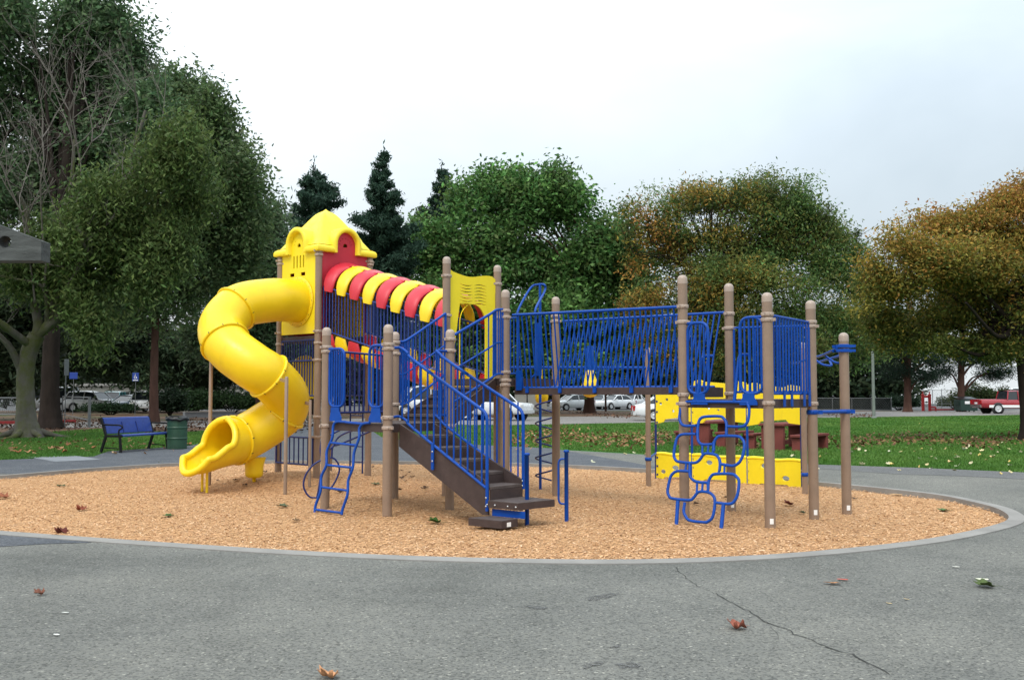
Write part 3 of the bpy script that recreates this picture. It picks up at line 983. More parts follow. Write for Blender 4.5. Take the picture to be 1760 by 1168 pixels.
def stair_rail(off, start_flat):
    o = S0 + W_ * off
    zt0 = 2.18; L = run - 0.02
    if start_flat:
        top = [at(pFR + W_ * .06 + U * .02, 2.20), at(o + Sd * .02, 2.205), at(o + Sd * .16, 2.14), at(o + Sd * .32, 2.02), at(o + Sd * L, 1.36)]
        bot = [at(pFR + W_ * .06 + U * .02, 1.29), at(o + Sd * .02, 1.295), at(o + Sd * .16, 1.24), at(o + Sd * .32, 1.13), at(o + Sd * L, 0.46)]
    else:
        top = [at(o + Sd * .02, 2.19), at(o + Sd * .1, 2.14), at(o + Sd * .3, 2.02), at(o + Sd * L, 1.38)]
        bot = [at(o + Sd * .02, 1.30), at(o + Sd * .1, 1.25), at(o + Sd * .3, 1.12), at(o + Sd * L, 0.47)]
    T_ = smooth_path(top, 6)
    T_ = T_[:-1]
    e = at(o + Sd * L, top[-1].z)
    endp = [T_[-3], e + V((0, 0, 0)) - (T_[-1] - e) * 0, at(o + Sd * (L + .01), 0.0)]
    mb = MB()
    mb.tube(T_[:-3] + round_path([T_[-4], at(o + Sd * (L + .02), top[-1].z + .0), at(o + Sd * (L + .02), 0.18 if off < .3 else .40)], .10, 6), .021, 10)
    B_ = smooth_path(bot, 6)
    mb.tube(B_, .018, 10)
    nb_ = 13
    for i in range(nb_):
        s = (i + 0.6) / nb_ * (L - .02)
        def zat(l):
            for k in range(len(l) - 1):
                s0 = (l[k] - o).dot(Sd); s1 = (l[k + 1] - o).dot(Sd)
                if s0 <= s <= s1 and s1 > s0:
                    return l[k].lerp(l[k + 1], (s - s0) / (s1 - s0)).z
            return l[-1].z
        mb.tube([at(o + Sd * s, zat(T_)), at(o + Sd * s, zat(B_))], .0125, 6, caps=False)
    if off < .3:
        q = o + Sd * (run * .42) - W_ * .02
        mb.box(at(q, .80), (.045, .014, .34), (Sd, W_, Z3))
    r_ = mb.build('handrail', M['blue'], PS)
    mb = MB()
    zs = (.34, .24) if off < .3 else (.50, .44)
    for z in zs:
        mb.lathe(at(o + Sd * (L + .02) - W_ * .021, z), [(.013, 0), (.011, .006), (.0001, .008)], 8, axis=-W_)
    if off < .3:
        for z in (.86, .74):
            mb.lathe(at(o + Sd * (run * .42) - W_ * .027, z), [(.013, 0), (.011, .006), (.0001, .008)], 8, axis=-W_)
    mb.build('bolt', M['bolt'], r_)
stair_rail(-0.012, True)
stair_rail(SW + 0.012, False)
mb = MB()
for z0, z1 in ((1.30, 2.19),):
    a = S0 + W_ * (SW + .012) + Sd * .02; b = pBR - W_ * .05
    mb.tube([at(a, z1), at(b, z1)], .02, 10); mb.tube([at(a, z0), at(b, z0)], .018, 10)
    for k in range(5):
        q = a.lerp(b, k / 4); mb.tube([at(q, z0), at(q, z1)], .0125, 6)
mb.build('railing', M['blue'], PS)
# low transfer platform, lower step, blue riser and the two grab posts
T0 = S0 + Sd * (run + .01)
zt = 0.31
plat = [T0 - W_ * .06, T0 + W_ * (SW + .02), T0 + Sd * .42 + W_ * (SW + .02), T0 + Sd * .64 + W_ * .22, T0 + Sd * .46 - W_ * .06]
plat = [T0 + W_ * .02 - Sd * .02, T0 + W_ * (SW + .08) - Sd * .02, T0 + Sd * .66 + W_ * (SW + .0), T0 + Sd * .60 - W_ * .02]
cA = G(842, 866, 0) ; 
pl0 = S0 + Sd * (run * .99)
plat = [pl0 - W_ * .02, pl0 + W_ * (SW - .02), pl0 + Sd * .56 + W_ * (SW - .02), pl0 + Sd * .50 + W_ * .0]
mb = MB(); mb.prism([at(p, zt - .085) for p in plat], (0, 0, .079))
ts = mb.build('transfer_step', M['deck'], PS, bevel=.006)
mb = MB()
cc_ = sum(plat, V((0, 0, 0))) / 4
mb.prism([at(cc_ + (p - cc_) * .985, zt - .006) for p in plat], (0, 0, .006))
mb.build('tread', M['tread'], ts)
low = [pl0 - W_ * .30 - Sd * .02, pl0 + W_ * .02 + Sd * .04, pl0 + Sd * .48 + W_ * .03, pl0 + Sd * .48 - W_ * .26]
mb = MB(); mb.prism([at(p, 0.035) for p in low], (0, 0, .085))
mb.build('lower_step', M['deck'], ts, bevel=.006)
lc = sum(low, V((0, 0, 0))) / 4
mb = MB(); mb.prism([at(lc + (p - lc) * .985, .120) for p in low], (0, 0, .006))
mb.build('tread', M['tread'], ts)
mb = MB(); mb.prism([at(pl0 + Sd * .06 + W_ * .03, .126), at(pl0 + Sd * .56 + W_ * .06, .126), at(pl0 + Sd * .56 + W_ * .06, .209), at(pl0 + Sd * .06 + W_ * .03, .209)], W_ * .012)
mb.build('riser_plate', M['blue'], ts)
mb = MB()
q = lc + (low[3] - lc) * .0 + (low[2] + low[3]) / 2 - lc
q = (low[2] * .45 + low[3] * .55)
mb.box(at(q, .072) + Sd * .0, (.004, .07, .05), (Sd, W_, Z3))
mb.build('sticker', M['sticker'], ts)
mb = MB()
for k in (.05, .3, .7, .95):
    e = plat[0].lerp(plat[3], k); mb.lathe(at(e, zt - .05) - W_ * .004, [(.014, 0), (.012, .006), (.0001, .008)], 8, axis=-W_ - U * .1)
mb.build('bolt', M['bolt'], ts)
for px, by, ty, lp in ((905.8, 902, 778, False), (973.8, 896, 773, True)):
    p = G(px, by)
    top = P(px, ty, p.y).z
    mb = MB()
    mb.lathe(at(p, -.1), [(.026, 0), (.026, top + .07), (.036, top + .072), (.037, top + .092), (.028, top + .10), (.0001, top + .103)], 14)
    o = mb.build('grab_post', M['blue'], PS)
    if lp:
        d = (V((-1, .15, 0))).normalized()
        mb = MB()
        mb.tube(round_path([at(p, .78), at(p, .78) + d * .10, at(p, .22) + d * .10, at(p, .22)], .08, 6), .013, 8)
        mb.build('grab_loop', M['blue'], o)

# ---- wavy ladder to the landing
lm0 = G(541, 880).lerp(G(590, 884), .5); lm1 = at(pFL.lerp(pFR, .42) - W_ * .03, 1.2)
ladn = (lm1 - lm0).cross(U).normalized()
LP_ = lambda x, y: PL(440 + x / 6.49, 720 + y / 6.49, lm0, ladn)
mb = MB()
l1 = [(1000, 30), (900, 30), (862, 80), (850, 210), (790, 360), (785, 510), (730, 640), (720, 800), (665, 960), (655, 1055)]
l2 = [(1270, 40), (1190, 55), (1152, 110), (1150, 210), (1095, 370), (1080, 540), (1030, 680), (1020, 840), (970, 990), (955, 1065)]
mb.tube(smooth_path([LP_(*p) for p in l1], 5), .019, 10); mb.tube(smooth_path([LP_(*p) for p in l2], 5), .019, 10)
mb.tube([LP_(1000, 34), LP_(1190, 52)], .019, 10)
ld = mb.build('ladder', M['blue'], PS)
for a, b in (((830, 262), (1112, 290)), ((800, 512), (1070, 540)), ((730, 757), (1018, 795)), ((668, 1008), (962, 1045))):
    mb = MB(); mb.tube([LP_(*a), LP_(*b)], .0165, 8); mb.build('rung', M['blue'], ld)

# ---- loop climber on the left back edge of the landing
ln = V((0.25, -1, 0)).normalized()
l0 = G(553, 856)
LQ = lambda x, y: PL(440 + x / 6.49, 720 + y / 6.49, l0, ln)
mb = MB()
ring = [(735, 455), (640, 510), (560, 610), (530, 720), (548, 800), (600, 865), (672, 874), (760, 840), (845, 755), (905, 650), (930, 560), (905, 475), (845, 430)]
mb.tube(smooth_path([LQ(*p) for p in ring], 5, True), .014, 8, True)
mb.tube(smooth_path([LQ(680, 870), LQ(700, 780), LQ(722, 640), LQ(735, 560), LQ(735, 455), LQ(720, 340), LQ(735, 230)], 5), .016, 8)
e1 = pFL.lerp(pBL, .55)
mb.tube(smooth_path([LQ(845, 430), LQ(860, 300), LQ(950, 180), at(e1, 1.12)], 6), .014, 8)
mb.tube(smooth_path([LQ(735, 455), LQ(850, 310), LQ(960, 270), at(e1 + W_ * .35, 1.12)], 6), .014, 8)
mb.tube(smooth_path([LQ(735, 230), LQ(860, 160), LQ(990, 105), at(e1, 1.12)], 6), .014, 8)
mb.build('loop_climber', M['navy'], PS)
# vertical ladder behind, low barrier under the tower
lb = G(612, 817); lb2 = U * .19
mb = MB()
for s in (-1, 1):
    mb.tube([at(lb + lb2 * s, -.05), at(lb + lb2 * s, 2.6)], .016, 8)
lo = mb.build('ladder', M['navy'], PS)
for k in range(8):
    mb = MB(); z = .27 + .30 * k
    mb.tube([at(lb - lb2, z), at(lb + lb2, z)], .012, 8); mb.build('rung', M['navy'], lo)
rail_panel('railing', pL + U * .03 - W_ * .07, pN - U * .03 - W_ * .07, (.31, .31), (.80, .80), 7, .018, .013, 'navy')
rail_panel('railing', pL + U * .08, pN - U * .08, (1.56, 1.56), (2.58, 2.58), 12, .017, .0125, 'navy')
cq = (pL + pK) / 2
o = [at(cq + W_ * s, z) for s, z in [(-.36, 1.5), (.36, 1.5), (.36, 2.0)] + [(.36 * math.cos(PI * k / 12), 2.0 + .34 * math.sin(PI * k / 12)) for k in range(1, 12)] + [(-.36, 2.0)]]
mb = MB(); mb.prism(o, U * .02); mb.build('play_panel', M['panelyellow'], PS)
mb = MB(); mb.tube([at(pL + U * .06 - W_ * .03, 2.2), at(pN - U * .06 - W_ * .03, 2.2)], .017, 8)
for i in range(6):
    q = pL.lerp(pN, (i + 1) / 7) - W_ * .03
mb.build('cross_rail', M['navy'], PS)
rail_panel('railing', pL + W_ * .08, pK - W_ * .08, (1.56, 1.56), (2.58, 2.58), 12, .017, .0125, 'navy')
rail_panel('railing', pK + U * .08, pR - U * .08, (1.56, 1.56), (2.58, 2.58), 12, .017, .0125, 'navy')

# ---- wall panels of the tower
def dome(hw, z0, zc, r, k=14):
    return [(r * math.cos(PI * i / k), zc + r * math.sin(PI * i / k)) for i in range(k + 1)]
def tower_panel(a, b, m, detail, zb):
    """panel between posts a and b; local s along a->b centred, with the arched head inside the roof dormer"""
    d = (b - a).normalized(); c = (a + b) / 2
    hw = (b - a).length / 2 - 0.068
    out = [(-hw, zb), (hw, zb), (hw, 4.235)] + [(.232, 4.235)] + dome(0, 0, 4.372, .232) + [(-.232, 4.235), (-hw, 4.235)]
    holes = []
    if detail == 'slots':
        for s in (-.155, -.055, .045, .145):
            holes.append([(s - .019, 3.94), (s + .019, 3.94), (s + .019, 4.17), (s - .019, 4.17)])
        for s in (-.21, .13):
            holes.append([(s - .07, 3.785), (s + .07, 3.785), (s + .07, 3.85), (s - .07, 3.85)])
    if detail == 'tunnel':
        out = [(-hw, zb), (-.46, zb), (-.46, 3.30)] + [(-.46 * math.cos(PI * k / 14), 3.30 + .46 * math.sin(PI * k / 14)) for k in range(1, 14)] + [(.46, 3.30), (.46, zb)] + out[1:]
    holes.append([(-.05, 4.33)] + [(.05 * math.cos(PI * (k) / 6), 4.345 + .055 * math.sin(PI * k / 6)) for k in range(7)][::1] + [])
    holes[-1] = [(.05, 4.33)] + [(.05 * math.cos(PI * k / 6), 4.345 + .055 * math.sin(PI * k / 6)) for k in range(7)] + [(-.05, 4.33)]
    for k in range(7):
        a_ = math.radians(10 + 160 * k / 6)
        cx, cz = .135 * math.cos(a_), 4.36 + .135 * math.sin(a_)
        holes.append([(cx + .009 * math.cos(j * PI / 3), cz + .012 * math.sin(j * PI / 3)) for j in range(6)])
    nrm = V((-d.y, d.x, 0)) * -1
    to = lambda l: [at(c + d * s - nrm * .012, z) for s, z in l]
    mb = MB(); mb.prism(to(out), nrm * 0.024, [to(h) for h in holes])
    return mb.build('wall_panel', m, PS)
tower_panel(pL, pN, M['panelyellow'], 'slots', 2.70)
tower_panel(pN, pR, M['redpanel'], 'tunnel', 2.55)
tower_panel(pR, pK, M['panelyellow'], 'dots', 2.70)
tower_panel(pK, pL, M['redpanel'], 'dots', 2.70)

# ---- roof: hipped plastic roof with four arched dormers
Tc = (pN + pR + pL + pK) / 4
HS = 0.645
loc = lambda x, y, z: at(Tc + U * x + W_ * y, z)
mb = MB()
nG = 56
def rz(x, y):
    p = 11
    tt = (abs(x) ** p + abs(y) ** p) ** (1 / p) / HS
    tt = min(max(tt, 0.0), 1.0)
    rr = math.hypot(x, y) / HS
    s = 0.90 * (1 - tt ** 1.02)
    top = 0.14 * math.exp(-(rr / .22) ** 2)
    return 4.335 + s - top * 0.75
vs = [loc(-HS + 2 * HS * i / nG, -HS + 2 * HS * j / nG, rz(-HS + 2 * HS * i / nG, -HS + 2 * HS * j / nG)) for j in range(nG + 1) for i in range(nG + 1)]
fs = []
for j in range(nG):
    for i in range(nG):
        cx = -HS + 2 * HS * (i + .5) / nG; cy = -HS + 2 * HS * (j + .5) / nG
        hid = False
        for o_, s_ in ((abs(cx), cy), (abs(cy), cx)):
            if o_ > .36 and abs(s_) < .31 and rz(cx, cy) < 4.372 + math.sqrt(.325 ** 2 - s_ * s_) - .03:
                hid = True
        if hid:
            continue
        a = j * (nG + 1) + i
        fs.append((a, a + 1, a + nG + 2, a + nG + 1))
mb.add(vs, fs, True)
for dx, dy in ((U, W_), (-U, -W_), (W_, -U), (-W_, U)):
    # dx outward, dy sideways
    def q(o, s, z):
        return at(Tc + dx * o + dy * s, z)
    zc = 4.372
    ro, ri = 0.325, 0.232
    arc = [(1, math.cos(PI * k / 20), math.sin(PI * k / 20)) for k in range(21)]
    prof_o = [(ro, 4.20)] + [(ro * c, zc + ro * s) for _, c, s in arc] + [(-ro, 4.20)]
    prof_i = [(ri, 4.20)] + [(ri * c, zc + ri * s) for _, c, s in arc] + [(-ri, 4.20)]
    m_ = len(prof_o)
    f0, f1, bk = HS + .055, HS + .035, 0.30
    rows = [[q(.22, *p) for p in prof_o], [q(f1, *p) for p in prof_o],
            [q(f0, *((p[0] * .62 + r_[0] * .38), (p[1] * .62 + r_[1] * .38))) for p, r_ in zip(prof_o, prof_i)],
            [q(f0, *((p[0] * .2 + r_[0] * .8), (p[1] * .2 + r_[1] * .8))) for p, r_ in zip(prof_o, prof_i)],
            [q(f1, *p) for p in prof_i], [q(.50, *p) for p in prof_i]]
    vv = [p for r_ in rows for p in r_]
    ff = []
    for k in range(len(rows) - 1):
        for i in range(m_ - 1):
            ff.append((k * m_ + i, k * m_ + i + 1, (k + 1) * m_ + i + 1, (k + 1) * m_ + i))
    mb.add(vv, ff, True)
    # fascia on both sides of the arch, with a rolled lip
    for s in (-1, 1):
        pr = [(HS - .06, 4.20), (HS + .035, 4.195), (HS + .05, 4.21), (HS + .05, 4.27), (HS + .03, 4.305), (HS - .02, 4.335)]
        A_ = [q(o, s * .245, z) for o, z in pr]
        B_ = [q(o, s * (o), z) for o, z in pr]
        k = len(pr)
        mb.add(A_ + B_, [(i, i + 1, k + i + 1, k + i) for i in range(k - 1)], True)
mb.build('roof', M['roofyellow'], PS)

# ---- red and yellow hoop tunnel from the tower down to the arch panel
TL = 3.35
t_at = lambda d, s, z: at(pN + U * d + W_ * (0.595 + s), z)
TS = 0.26
zfl = lambda d: 2.72 - TS * d            # bottom rail height
n_h = 9
HW = 0.52
for i in range(n_h):
    d0 = 0.04 + i * (TL - 0.06) / n_h
    wd = (TL - .06) / n_h
    m = M['red'] if i % 2 == 0 else M['yellow']
    # upper hoop
    for part, (sg, name, hh) in enumerate(((1, 'arch_hoop', .50), (-1, 'floor_hoop', .36))):
        mb = MB()
        K_ = 18
        rows = []
        base_up = .78 if sg > 0 else .02
        zz = lambda d: zfl(d) + base_up
        for k in range(K_ + 1):
            a = PI * k / K_
            s = HW * math.cos(a) * (1.0 if sg > 0 else 1.0)
            hz = hh * math.sin(a) ** (0.85 if sg > 0 else 0.6)
            narrow = (1.0 if 3 <= k <= K_ - 3 else (.97, .97, .92, .66)[3 - min(k, K_ - k)]) * (.70 if sg > 0 else 1)
            narrow *= .93 if sg < 0 else 1
            dc = d0 + wd / 2
            th = .03
            hd = wd * .5 * narrow * (1.0 if sg > 0 else .93)
            sl = -TS
            o_ = 1.0
            row = []
            for dd, off in ((-hd, -.01), (-hd, th * 1.5), (-hd * .7, th * 2.1), (hd * .6, th * 1.1), (hd * .94, th * .3), (hd, -.01)):
                f = 1 + off / .5
                row.append(t_at(dc + dd, s * f, zz(dc + dd) + (0.0 if sg > 0 else 0) + sg * hz * f + (sg * .0)))
            rows.append(row)
        R_ = len(rows[0])
        vv = [p for r_ in rows for p in r_]
        ff = []
        for k in range(K_):
            for j in range(R_):
                j2 = (j + 1) % R_
                ff.append((k * R_ + j, k * R_ + j2, (k + 1) * R_ + j2, (k + 1) * R_ + j))
        mb.add(vv, ff, True)
        mb.add(rows[0], [tuple(range(R_))]); mb.add(rows[-1], [tuple(range(R_))[::-1]])
        if sg > 0:
            mb.tube([t_at(d0 - .02, -.12, zfl(d0) + .78 + hh * 1.02), t_at(d0 + wd * .85, -.12, zfl(d0 + wd * .75) + .78 + hh * .99)], .03, 8)
            mb.tube([t_at(d0 - .02, .12, zfl(d0) + .78 + hh * 1.02), t_at(d0 + wd * .85, .12, zfl(d0 + wd * .75) + .78 + hh * .99)], .03, 8)
        mb.build(name, m, PS)
for s in (-1, 1):
    a = pN + U * .03 + W_ * (.595 + s * .50); b = pN + U * (TL - .03) + W_ * (.595 + s * .50)
    rail_panel('tunnel_railing', a, b, (zfl(.03) + .05, zfl(TL) + .05), (zfl(.03) + .84, zfl(TL) + .84), 36, .014, .012, 'tunnelblue')
# arch panel at the low end of the tunnel
c = (pG + pH) / 2; hw = (pH - pG).length / 2 - .068
out = [(-hw, 1.76), (-.30, 1.76), (-.30, 2.74)] + [(-.30 * math.cos(PI * k / 16), 2.74 + .32 * math.sin(PI * k / 16)) for k in range(1, 16)] + [(.30, 2.74), (.30, 1.76), (hw, 1.76), (hw, 3.28), (hw + .02, 3.30), (hw + .02, 3.50)] + [(hw - 2 * hw * k / 14, 3.53 + .028 * math.sin(2 * PI * k / 14 * 1.1 + .6)) for k in range(1, 14)] + [(-hw, 3.585)]
holes = []
for row in range(7):
    for cs, sg in ((-.16, 1), (.17, -1)):
        z0 = 3.37 - row * .052
        top = []; bot = []
        for k in range(11):
            s = cs - .145 + .29 * k / 10
            z = z0 + sg * -.018 * math.sin(PI * k / 10)
            hgt = .0075 * math.sin(PI * (k + .7) / 11.4)
            top.append((s, z + hgt)); bot.append((s, z - hgt))
        holes.append(bot + top[::-1])
to = lambda l: [at(c + W_ * s - U * .012, z) for s, z in l]
mb = MB(); mb.prism(to(out), U * .024, [to(h) for h in holes])
mb.build('arch_panel', M['panelyellow'], PS)
# red and yellow lining just behind the arch comes from the tunnel itself; railing on the far side of the upper deck
rail_panel('railing', pH + U * .07, pH + U * .45, (1.93, 1.93), (2.85, 2.85), 4, .017, .0125)

# ---- corkscrew climber behind the upper deck
cpz = V((P(928.5, 700, 16.6).x, 16.6, 0))
px_, py_ = cpz.x, cpz.y
mb = MB(); mb.tube([at(cpz, -.1), at(cpz, 3.47)], .024, 10)
cc0 = mb.build('corkscrew_climber', M['blue'], PS)
hel = []
for k in range(150):
    f = k / 149
    a = f * 2 * PI * 6.0 + 1.0
    hel.append(at(cpz, .12 + 1.75 * f) + V((.10, .03, 0)) + V((math.cos(a), math.sin(a), 0)) * .18)
mb = MB(); mb.tube(hel, .014, 8); mb.build('spiral', M['navy'], cc0)
mb = MB()
topp = at(cpz, 3.46)
for s in (-.19, .19):
    q = (pH + pQ) / 2 + U * s + W_ * .03
    mb.tube(smooth_path(([topp, topp + U * .10 + V((0, 0, -.02)), topp + U * .12 - W_ * .02 + V((0, 0, -.13))] if s > 0 else [topp, topp - U * .12 - W_ * .10 + V((0, 0, -.06))]) + [at(q, 2.98) , at(q, 2.80), at(q, 2.3), at(q, 1.95), at(q, 1.85) + U * (.10 if s < 0 else -.1)], 6), .019, 10)
mb.build('hand_loop', M['blue'], cc0)
mb = MB(); mb.box(at(cpz - W_ * .03, 2.35), (.12, .012, .9), (U, W_, Z3)); mb.build('stiffener_plate', M['blue'], cc0)

# ---- track ride behind the bridge: beam, carriage handles
bz = 2.05
tA = pH + W_ * .6 + U * .2; tA = V((P(884, 632, 16.6).x, 16.6, 0))
tB = at(pS1, 0)
mb = MB(); mb.tube([at(tA, 2.04), at(tB, 2.05)], .028, 10); mb.tube([at(tA, 2.04), at(pH, 2.04)], .02, 8)
tk = mb.build('track_beam', M['blue'], PS)
for px in (1014,):
    q = P(px, 640, 16.8)
    mb = MB(); mb.prism([at(q, 2.42) - V((.05, 0, 0)), at(q, 2.42) + V((.05, 0, 0)), at(q, 2.0) + V((.10, 0, 0)), at(q, 2.0) - V((.10, 0, 0))], (0, .03, 0))
    ho = mb.build('carriage', M['blue'], tk)
    mb = MB()
    mb.lathe(at(q, 1.53), [(.0001, 0), (.07, .012), (.125, .05), (.15, .10), (.15, .2), (.13, .28), (.085, .38), (.075, .46), (.05, .47), (.0001, .47)], 18)
    mb.build('bell_handle', M['yellow'], ho)
q = P(931, 680, 17.0)
mb = MB()
mb.lathe(at(q, 1.43), [(.06, 0), (.10, .03), (.115, .10), (.115, .24), (.10, .27), (.0001, .28)], 18)
mb.tube([at(q, 1.7), at(q, 2.04)], .015, 8)
mb.build('bell_handle', M['yellow'], tk)

# ---- block climber on the right deck: bent tube squares
bm0 = G(1162.6, 901).lerp(G(1240, 907), .5); bm1 = at(pA.lerp(pC, .5) - W_ * .02, 1.5)
bn = (bm1 - bm0).cross(U).normalized()
B1 = lambda x, y: PL(1110 + x / 6.07, 660 + y / 6.07, bm0, bn)
B2 = lambda x, y: PL(1090 + x / 7.3, 760 + y / 7.3, bm0, bn)
tubes = [
    [B1(*p) for p in ((525, 432), (400, 432), (358, 385), (352, 330), (372, 230), (400, 190), (450, 183), (1010, 186), (1060, 205), (1078, 260), (1070, 360), (1045, 415), (1000, 442), (850, 440))],
    [B1(*p) for p in ((700, 625), (590, 628), (548, 590), (540, 520), (545, 430), (562, 370), (610, 340), (770, 335), (820, 365), (842, 420), (840, 525))],
    [B1(*p) for p in ((520, 520), (390, 522), (335, 550), (312, 610), (293, 720), (305, 780), (345, 808), (500, 820), (560, 790), (600, 735), (640, 722), (725, 735), (762, 770), (775, 830), (768, 905))],
    [B1(*p) for p in ((708, 700), (712, 610), (740, 560), (780, 540), (950, 542), (1000, 565), (1028, 620), (1018, 720), (985, 800), (940, 840), (890, 850), (785, 832))],
    [B2(*p) for p in ((690, 362), (545, 358), (480, 395), (450, 450), (420, 600), (435, 665), (480, 702), (690, 722), (745, 690), (785, 640), (830, 615), (930, 625), (985, 660), (1012, 720), (1005, 840), (980, 940), (930, 988), (880, 1000), (700, 978), (645, 925), (622, 860), (635, 750))],
    [B2(*p) for p in ((925, 610), (935, 490), (965, 425), (1020, 395), (1220, 395), (1285, 430), (1315, 490), (1300, 640), (1260, 730), (1200, 770), (1030, 755))],
    [B2(*p) for p in ((700, 250), (700, 410), (740, 470), (800, 495), (930, 505))],
]
mb = MB()
for tb in tubes:
    mb.tube(smooth_path(tb, 4), .0185, 10)
bc = mb.build('block_climber', M['blue'], PS)
mb = MB()
for a, b in ((B1(590, 625), B1(590, 730)), (B1(655, 625), B1(645, 725)), (B1(705, 600), B1(700, 725)), (B2(655, 255), B2(640, 360)), (B2(860, 505), B2(850, 625)), (B2(790, 490), B2(785, 640)), (B2(920, 505), B2(925, 625)), (B2(1075, 280), B2(1060, 395)), (B2(1135, 285), B2(1130, 395))):
    mb = MB(); mb.tube([a, b], .0145, 8)
    mb.build('rung', M['blue'], bc)
for a, b in (((548, 730), (530, 1035)), ((1120, 775), (1093, 1078))):
    mb = MB(); mb.tube([B2(*a), B2(*b)], .024, 10); mb.build('foot', M['blue'], bc)
for x0, x1 in ((1198, 1206), (1262, 1266)):
    mb = MB()
    e = at(pA.lerp(pC, .5) - W_ * .02, 1.5)
    b_ = PL(x0, 690, bm0, bn); tpt = b_ + V((0, 0, .58)) + U * .045 + W_ * .06
    mb.tube(round_path([b_, tpt, tpt + W_ * .10 + U * (.09 if x0 < 1230 else .07)], .06, 5), .021, 10)
    mb.build('hand_grip', M['blue'], bc)

# ---- curved climbing wall behind, between the two short posts
cw = [G(1127.7, 820), G(1192, 825), G(1308, 831), G(1379, 838)]
cw = [cw[0], cw[0].lerp(cw[3], .30) + V((-.03, .25, 0)), cw[0].lerp(cw[3], .68) + V((-.02, .20, 0)), cw[3]]
for i, p in enumerate(cw):
    mb = MB(); mb.tube([at(p, -.08), at(p, 1.66)], .022, 10)
    wp = mb.build('wall_post', M['blue' if i in (1, 2) else 'navy'], PS)
    mb = MB()
    for z in (.06, .22, .38, 1.05, 1.25, 1.45):
        mb.box(at(p, z) + V((.035, -.03, 0)), (.06, .03, .035))
    mb.build('clip', M['navy'], wp)
rndw = random.Random(5)
for i in range(3):
    a, b = cw[i], cw[i + 1]
    d = (b - a).normalized(); L = (b - a).length; nr = V((-d.y, d.x, 0))
    if nr.y > 0:
        nr = -nr
    def face(l):
        return [at(a + d * s - nr * .02, z) for s, z in l]
    x0, x1 = .012, L - .012
    def oval(s, z, rx, rz_):
        return [(s + rx * math.cos(2 * PI * k / 12), z + rz_ * math.sin(2 * PI * k / 12)) for k in range(12)]
    # lower panel
    w1 = x1 - x0
    o = [(x0, .0), (x0 + w1 * .2, -.02), (x0 + w1 * .25, .02), (x0 + w1 * .75, .03), (x0 + w1 * .8, -.01), (x1, -.02), (x1, .44), (x0 + w1 * .85, .46), (x0 + w1 * .72, .43), (x0 + w1 * .3, .45), (x0 + w1 * .22, .48), (x0, .46)]
    hs = [oval(x0 + w1 * .32, .33, .075, .045), oval(x0 + w1 * .72, .14, .08, .045)] if i else [oval(x0 + w1 * .55, .2, .07, .045)]
    if i == 0: hs.append(oval(x0 + w1 * .2, .12, .05, .04))
    mb = MB(); mb.prism(face(o), nr * .04, [face(h) for h in hs])
    mb.tube([face([(x0 + w1 * f, .45 + .012 * math.sin(f * 9))])[0] + nr * .02 for f in [k / 8 for k in range(9)]], .032, 8)
    mb.build('climbing_panel', M['panelyellow'], PS)
    # upper panel
    zt0 = (1.60, 1.82, 1.76)[i]; zt1 = (1.62, 1.80, 1.72)[i]
    o = [(x0, 1.02), (x0 + w1 * .22, 1.06), (x0 + w1 * .26, 1.11), (x0 + w1 * .74, 1.15), (x0 + w1 * .8, 1.09), (x1, 1.07), (x1, zt1), (x0 + w1 * .8, zt1 + .03), (x0 + w1 * .7, zt1 - .02), (x0 + w1 * .25, zt0 + .0), (x0 + w1 * .15, zt0 + .04), (x0, zt0)]
    hs = []
    for k in range(5):
        hs.append(oval(x0 + w1 * (.14 + .18 * k), 1.26 + rndw.uniform(.0, .24), rndw.uniform(.015, .035), rndw.uniform(.015, .03)))
    mb = MB(); mb.prism(face(o), nr * .04, [face(h) for h in hs])
    pn = mb.build('climbing_panel', M['panelyellow'], PS)
    for k in range(0):
        s, z = x0 + w1 * rndw.uniform(.15, .85), rndw.uniform(1.2, 1.5)
        mb = MB(); c_ = face([(s, z)])[0] + nr * .045
        mb.lathe(c_, [(.05, 0), (.045, .02), (.02, .035), (.0001, .038)], 10, axis=nr)
        mb.build('hand_hold', M['panelyellow'], pn)
for q, e, z in ((pS1, cw[0], .46), (pS2, cw[3], .30)):
    mb = MB(); mb.tube([at(q, z), at(e, z)], .02, 8); mb.lathe(at(q, z - .03), [(.05, 0), (.062, .01), (.062, .05), (.05, .06)], 16)
    mb.build('wall_clamp', M['blue'], PS)

# ---- bars between the right deck and the far right post, overhead bar with loops
mb = MB()
mb.tube([at(pD, 1.36) - V((.02, .065, 0)), at(pE, 1.36) - V((0.02, .065, 0))], .024, 10)
for p in (pD, pE):
    mb.lathe(at(p, 1.33), [(.064, 0), (.076, .008), (.076, .052), (.064, .06)], 18)
    mb.box(at(p, 1.36) + V((.10, 0, 0)), (.06, .04, .05))
mb.build('side_bar', M['blue'], PS)
mb = MB()
for z in (2.155, 2.215):
    mb.lathe(at(pE, z), [(.064, 0), (.082, .006), (.082, .042), (.064, .048)], 18)

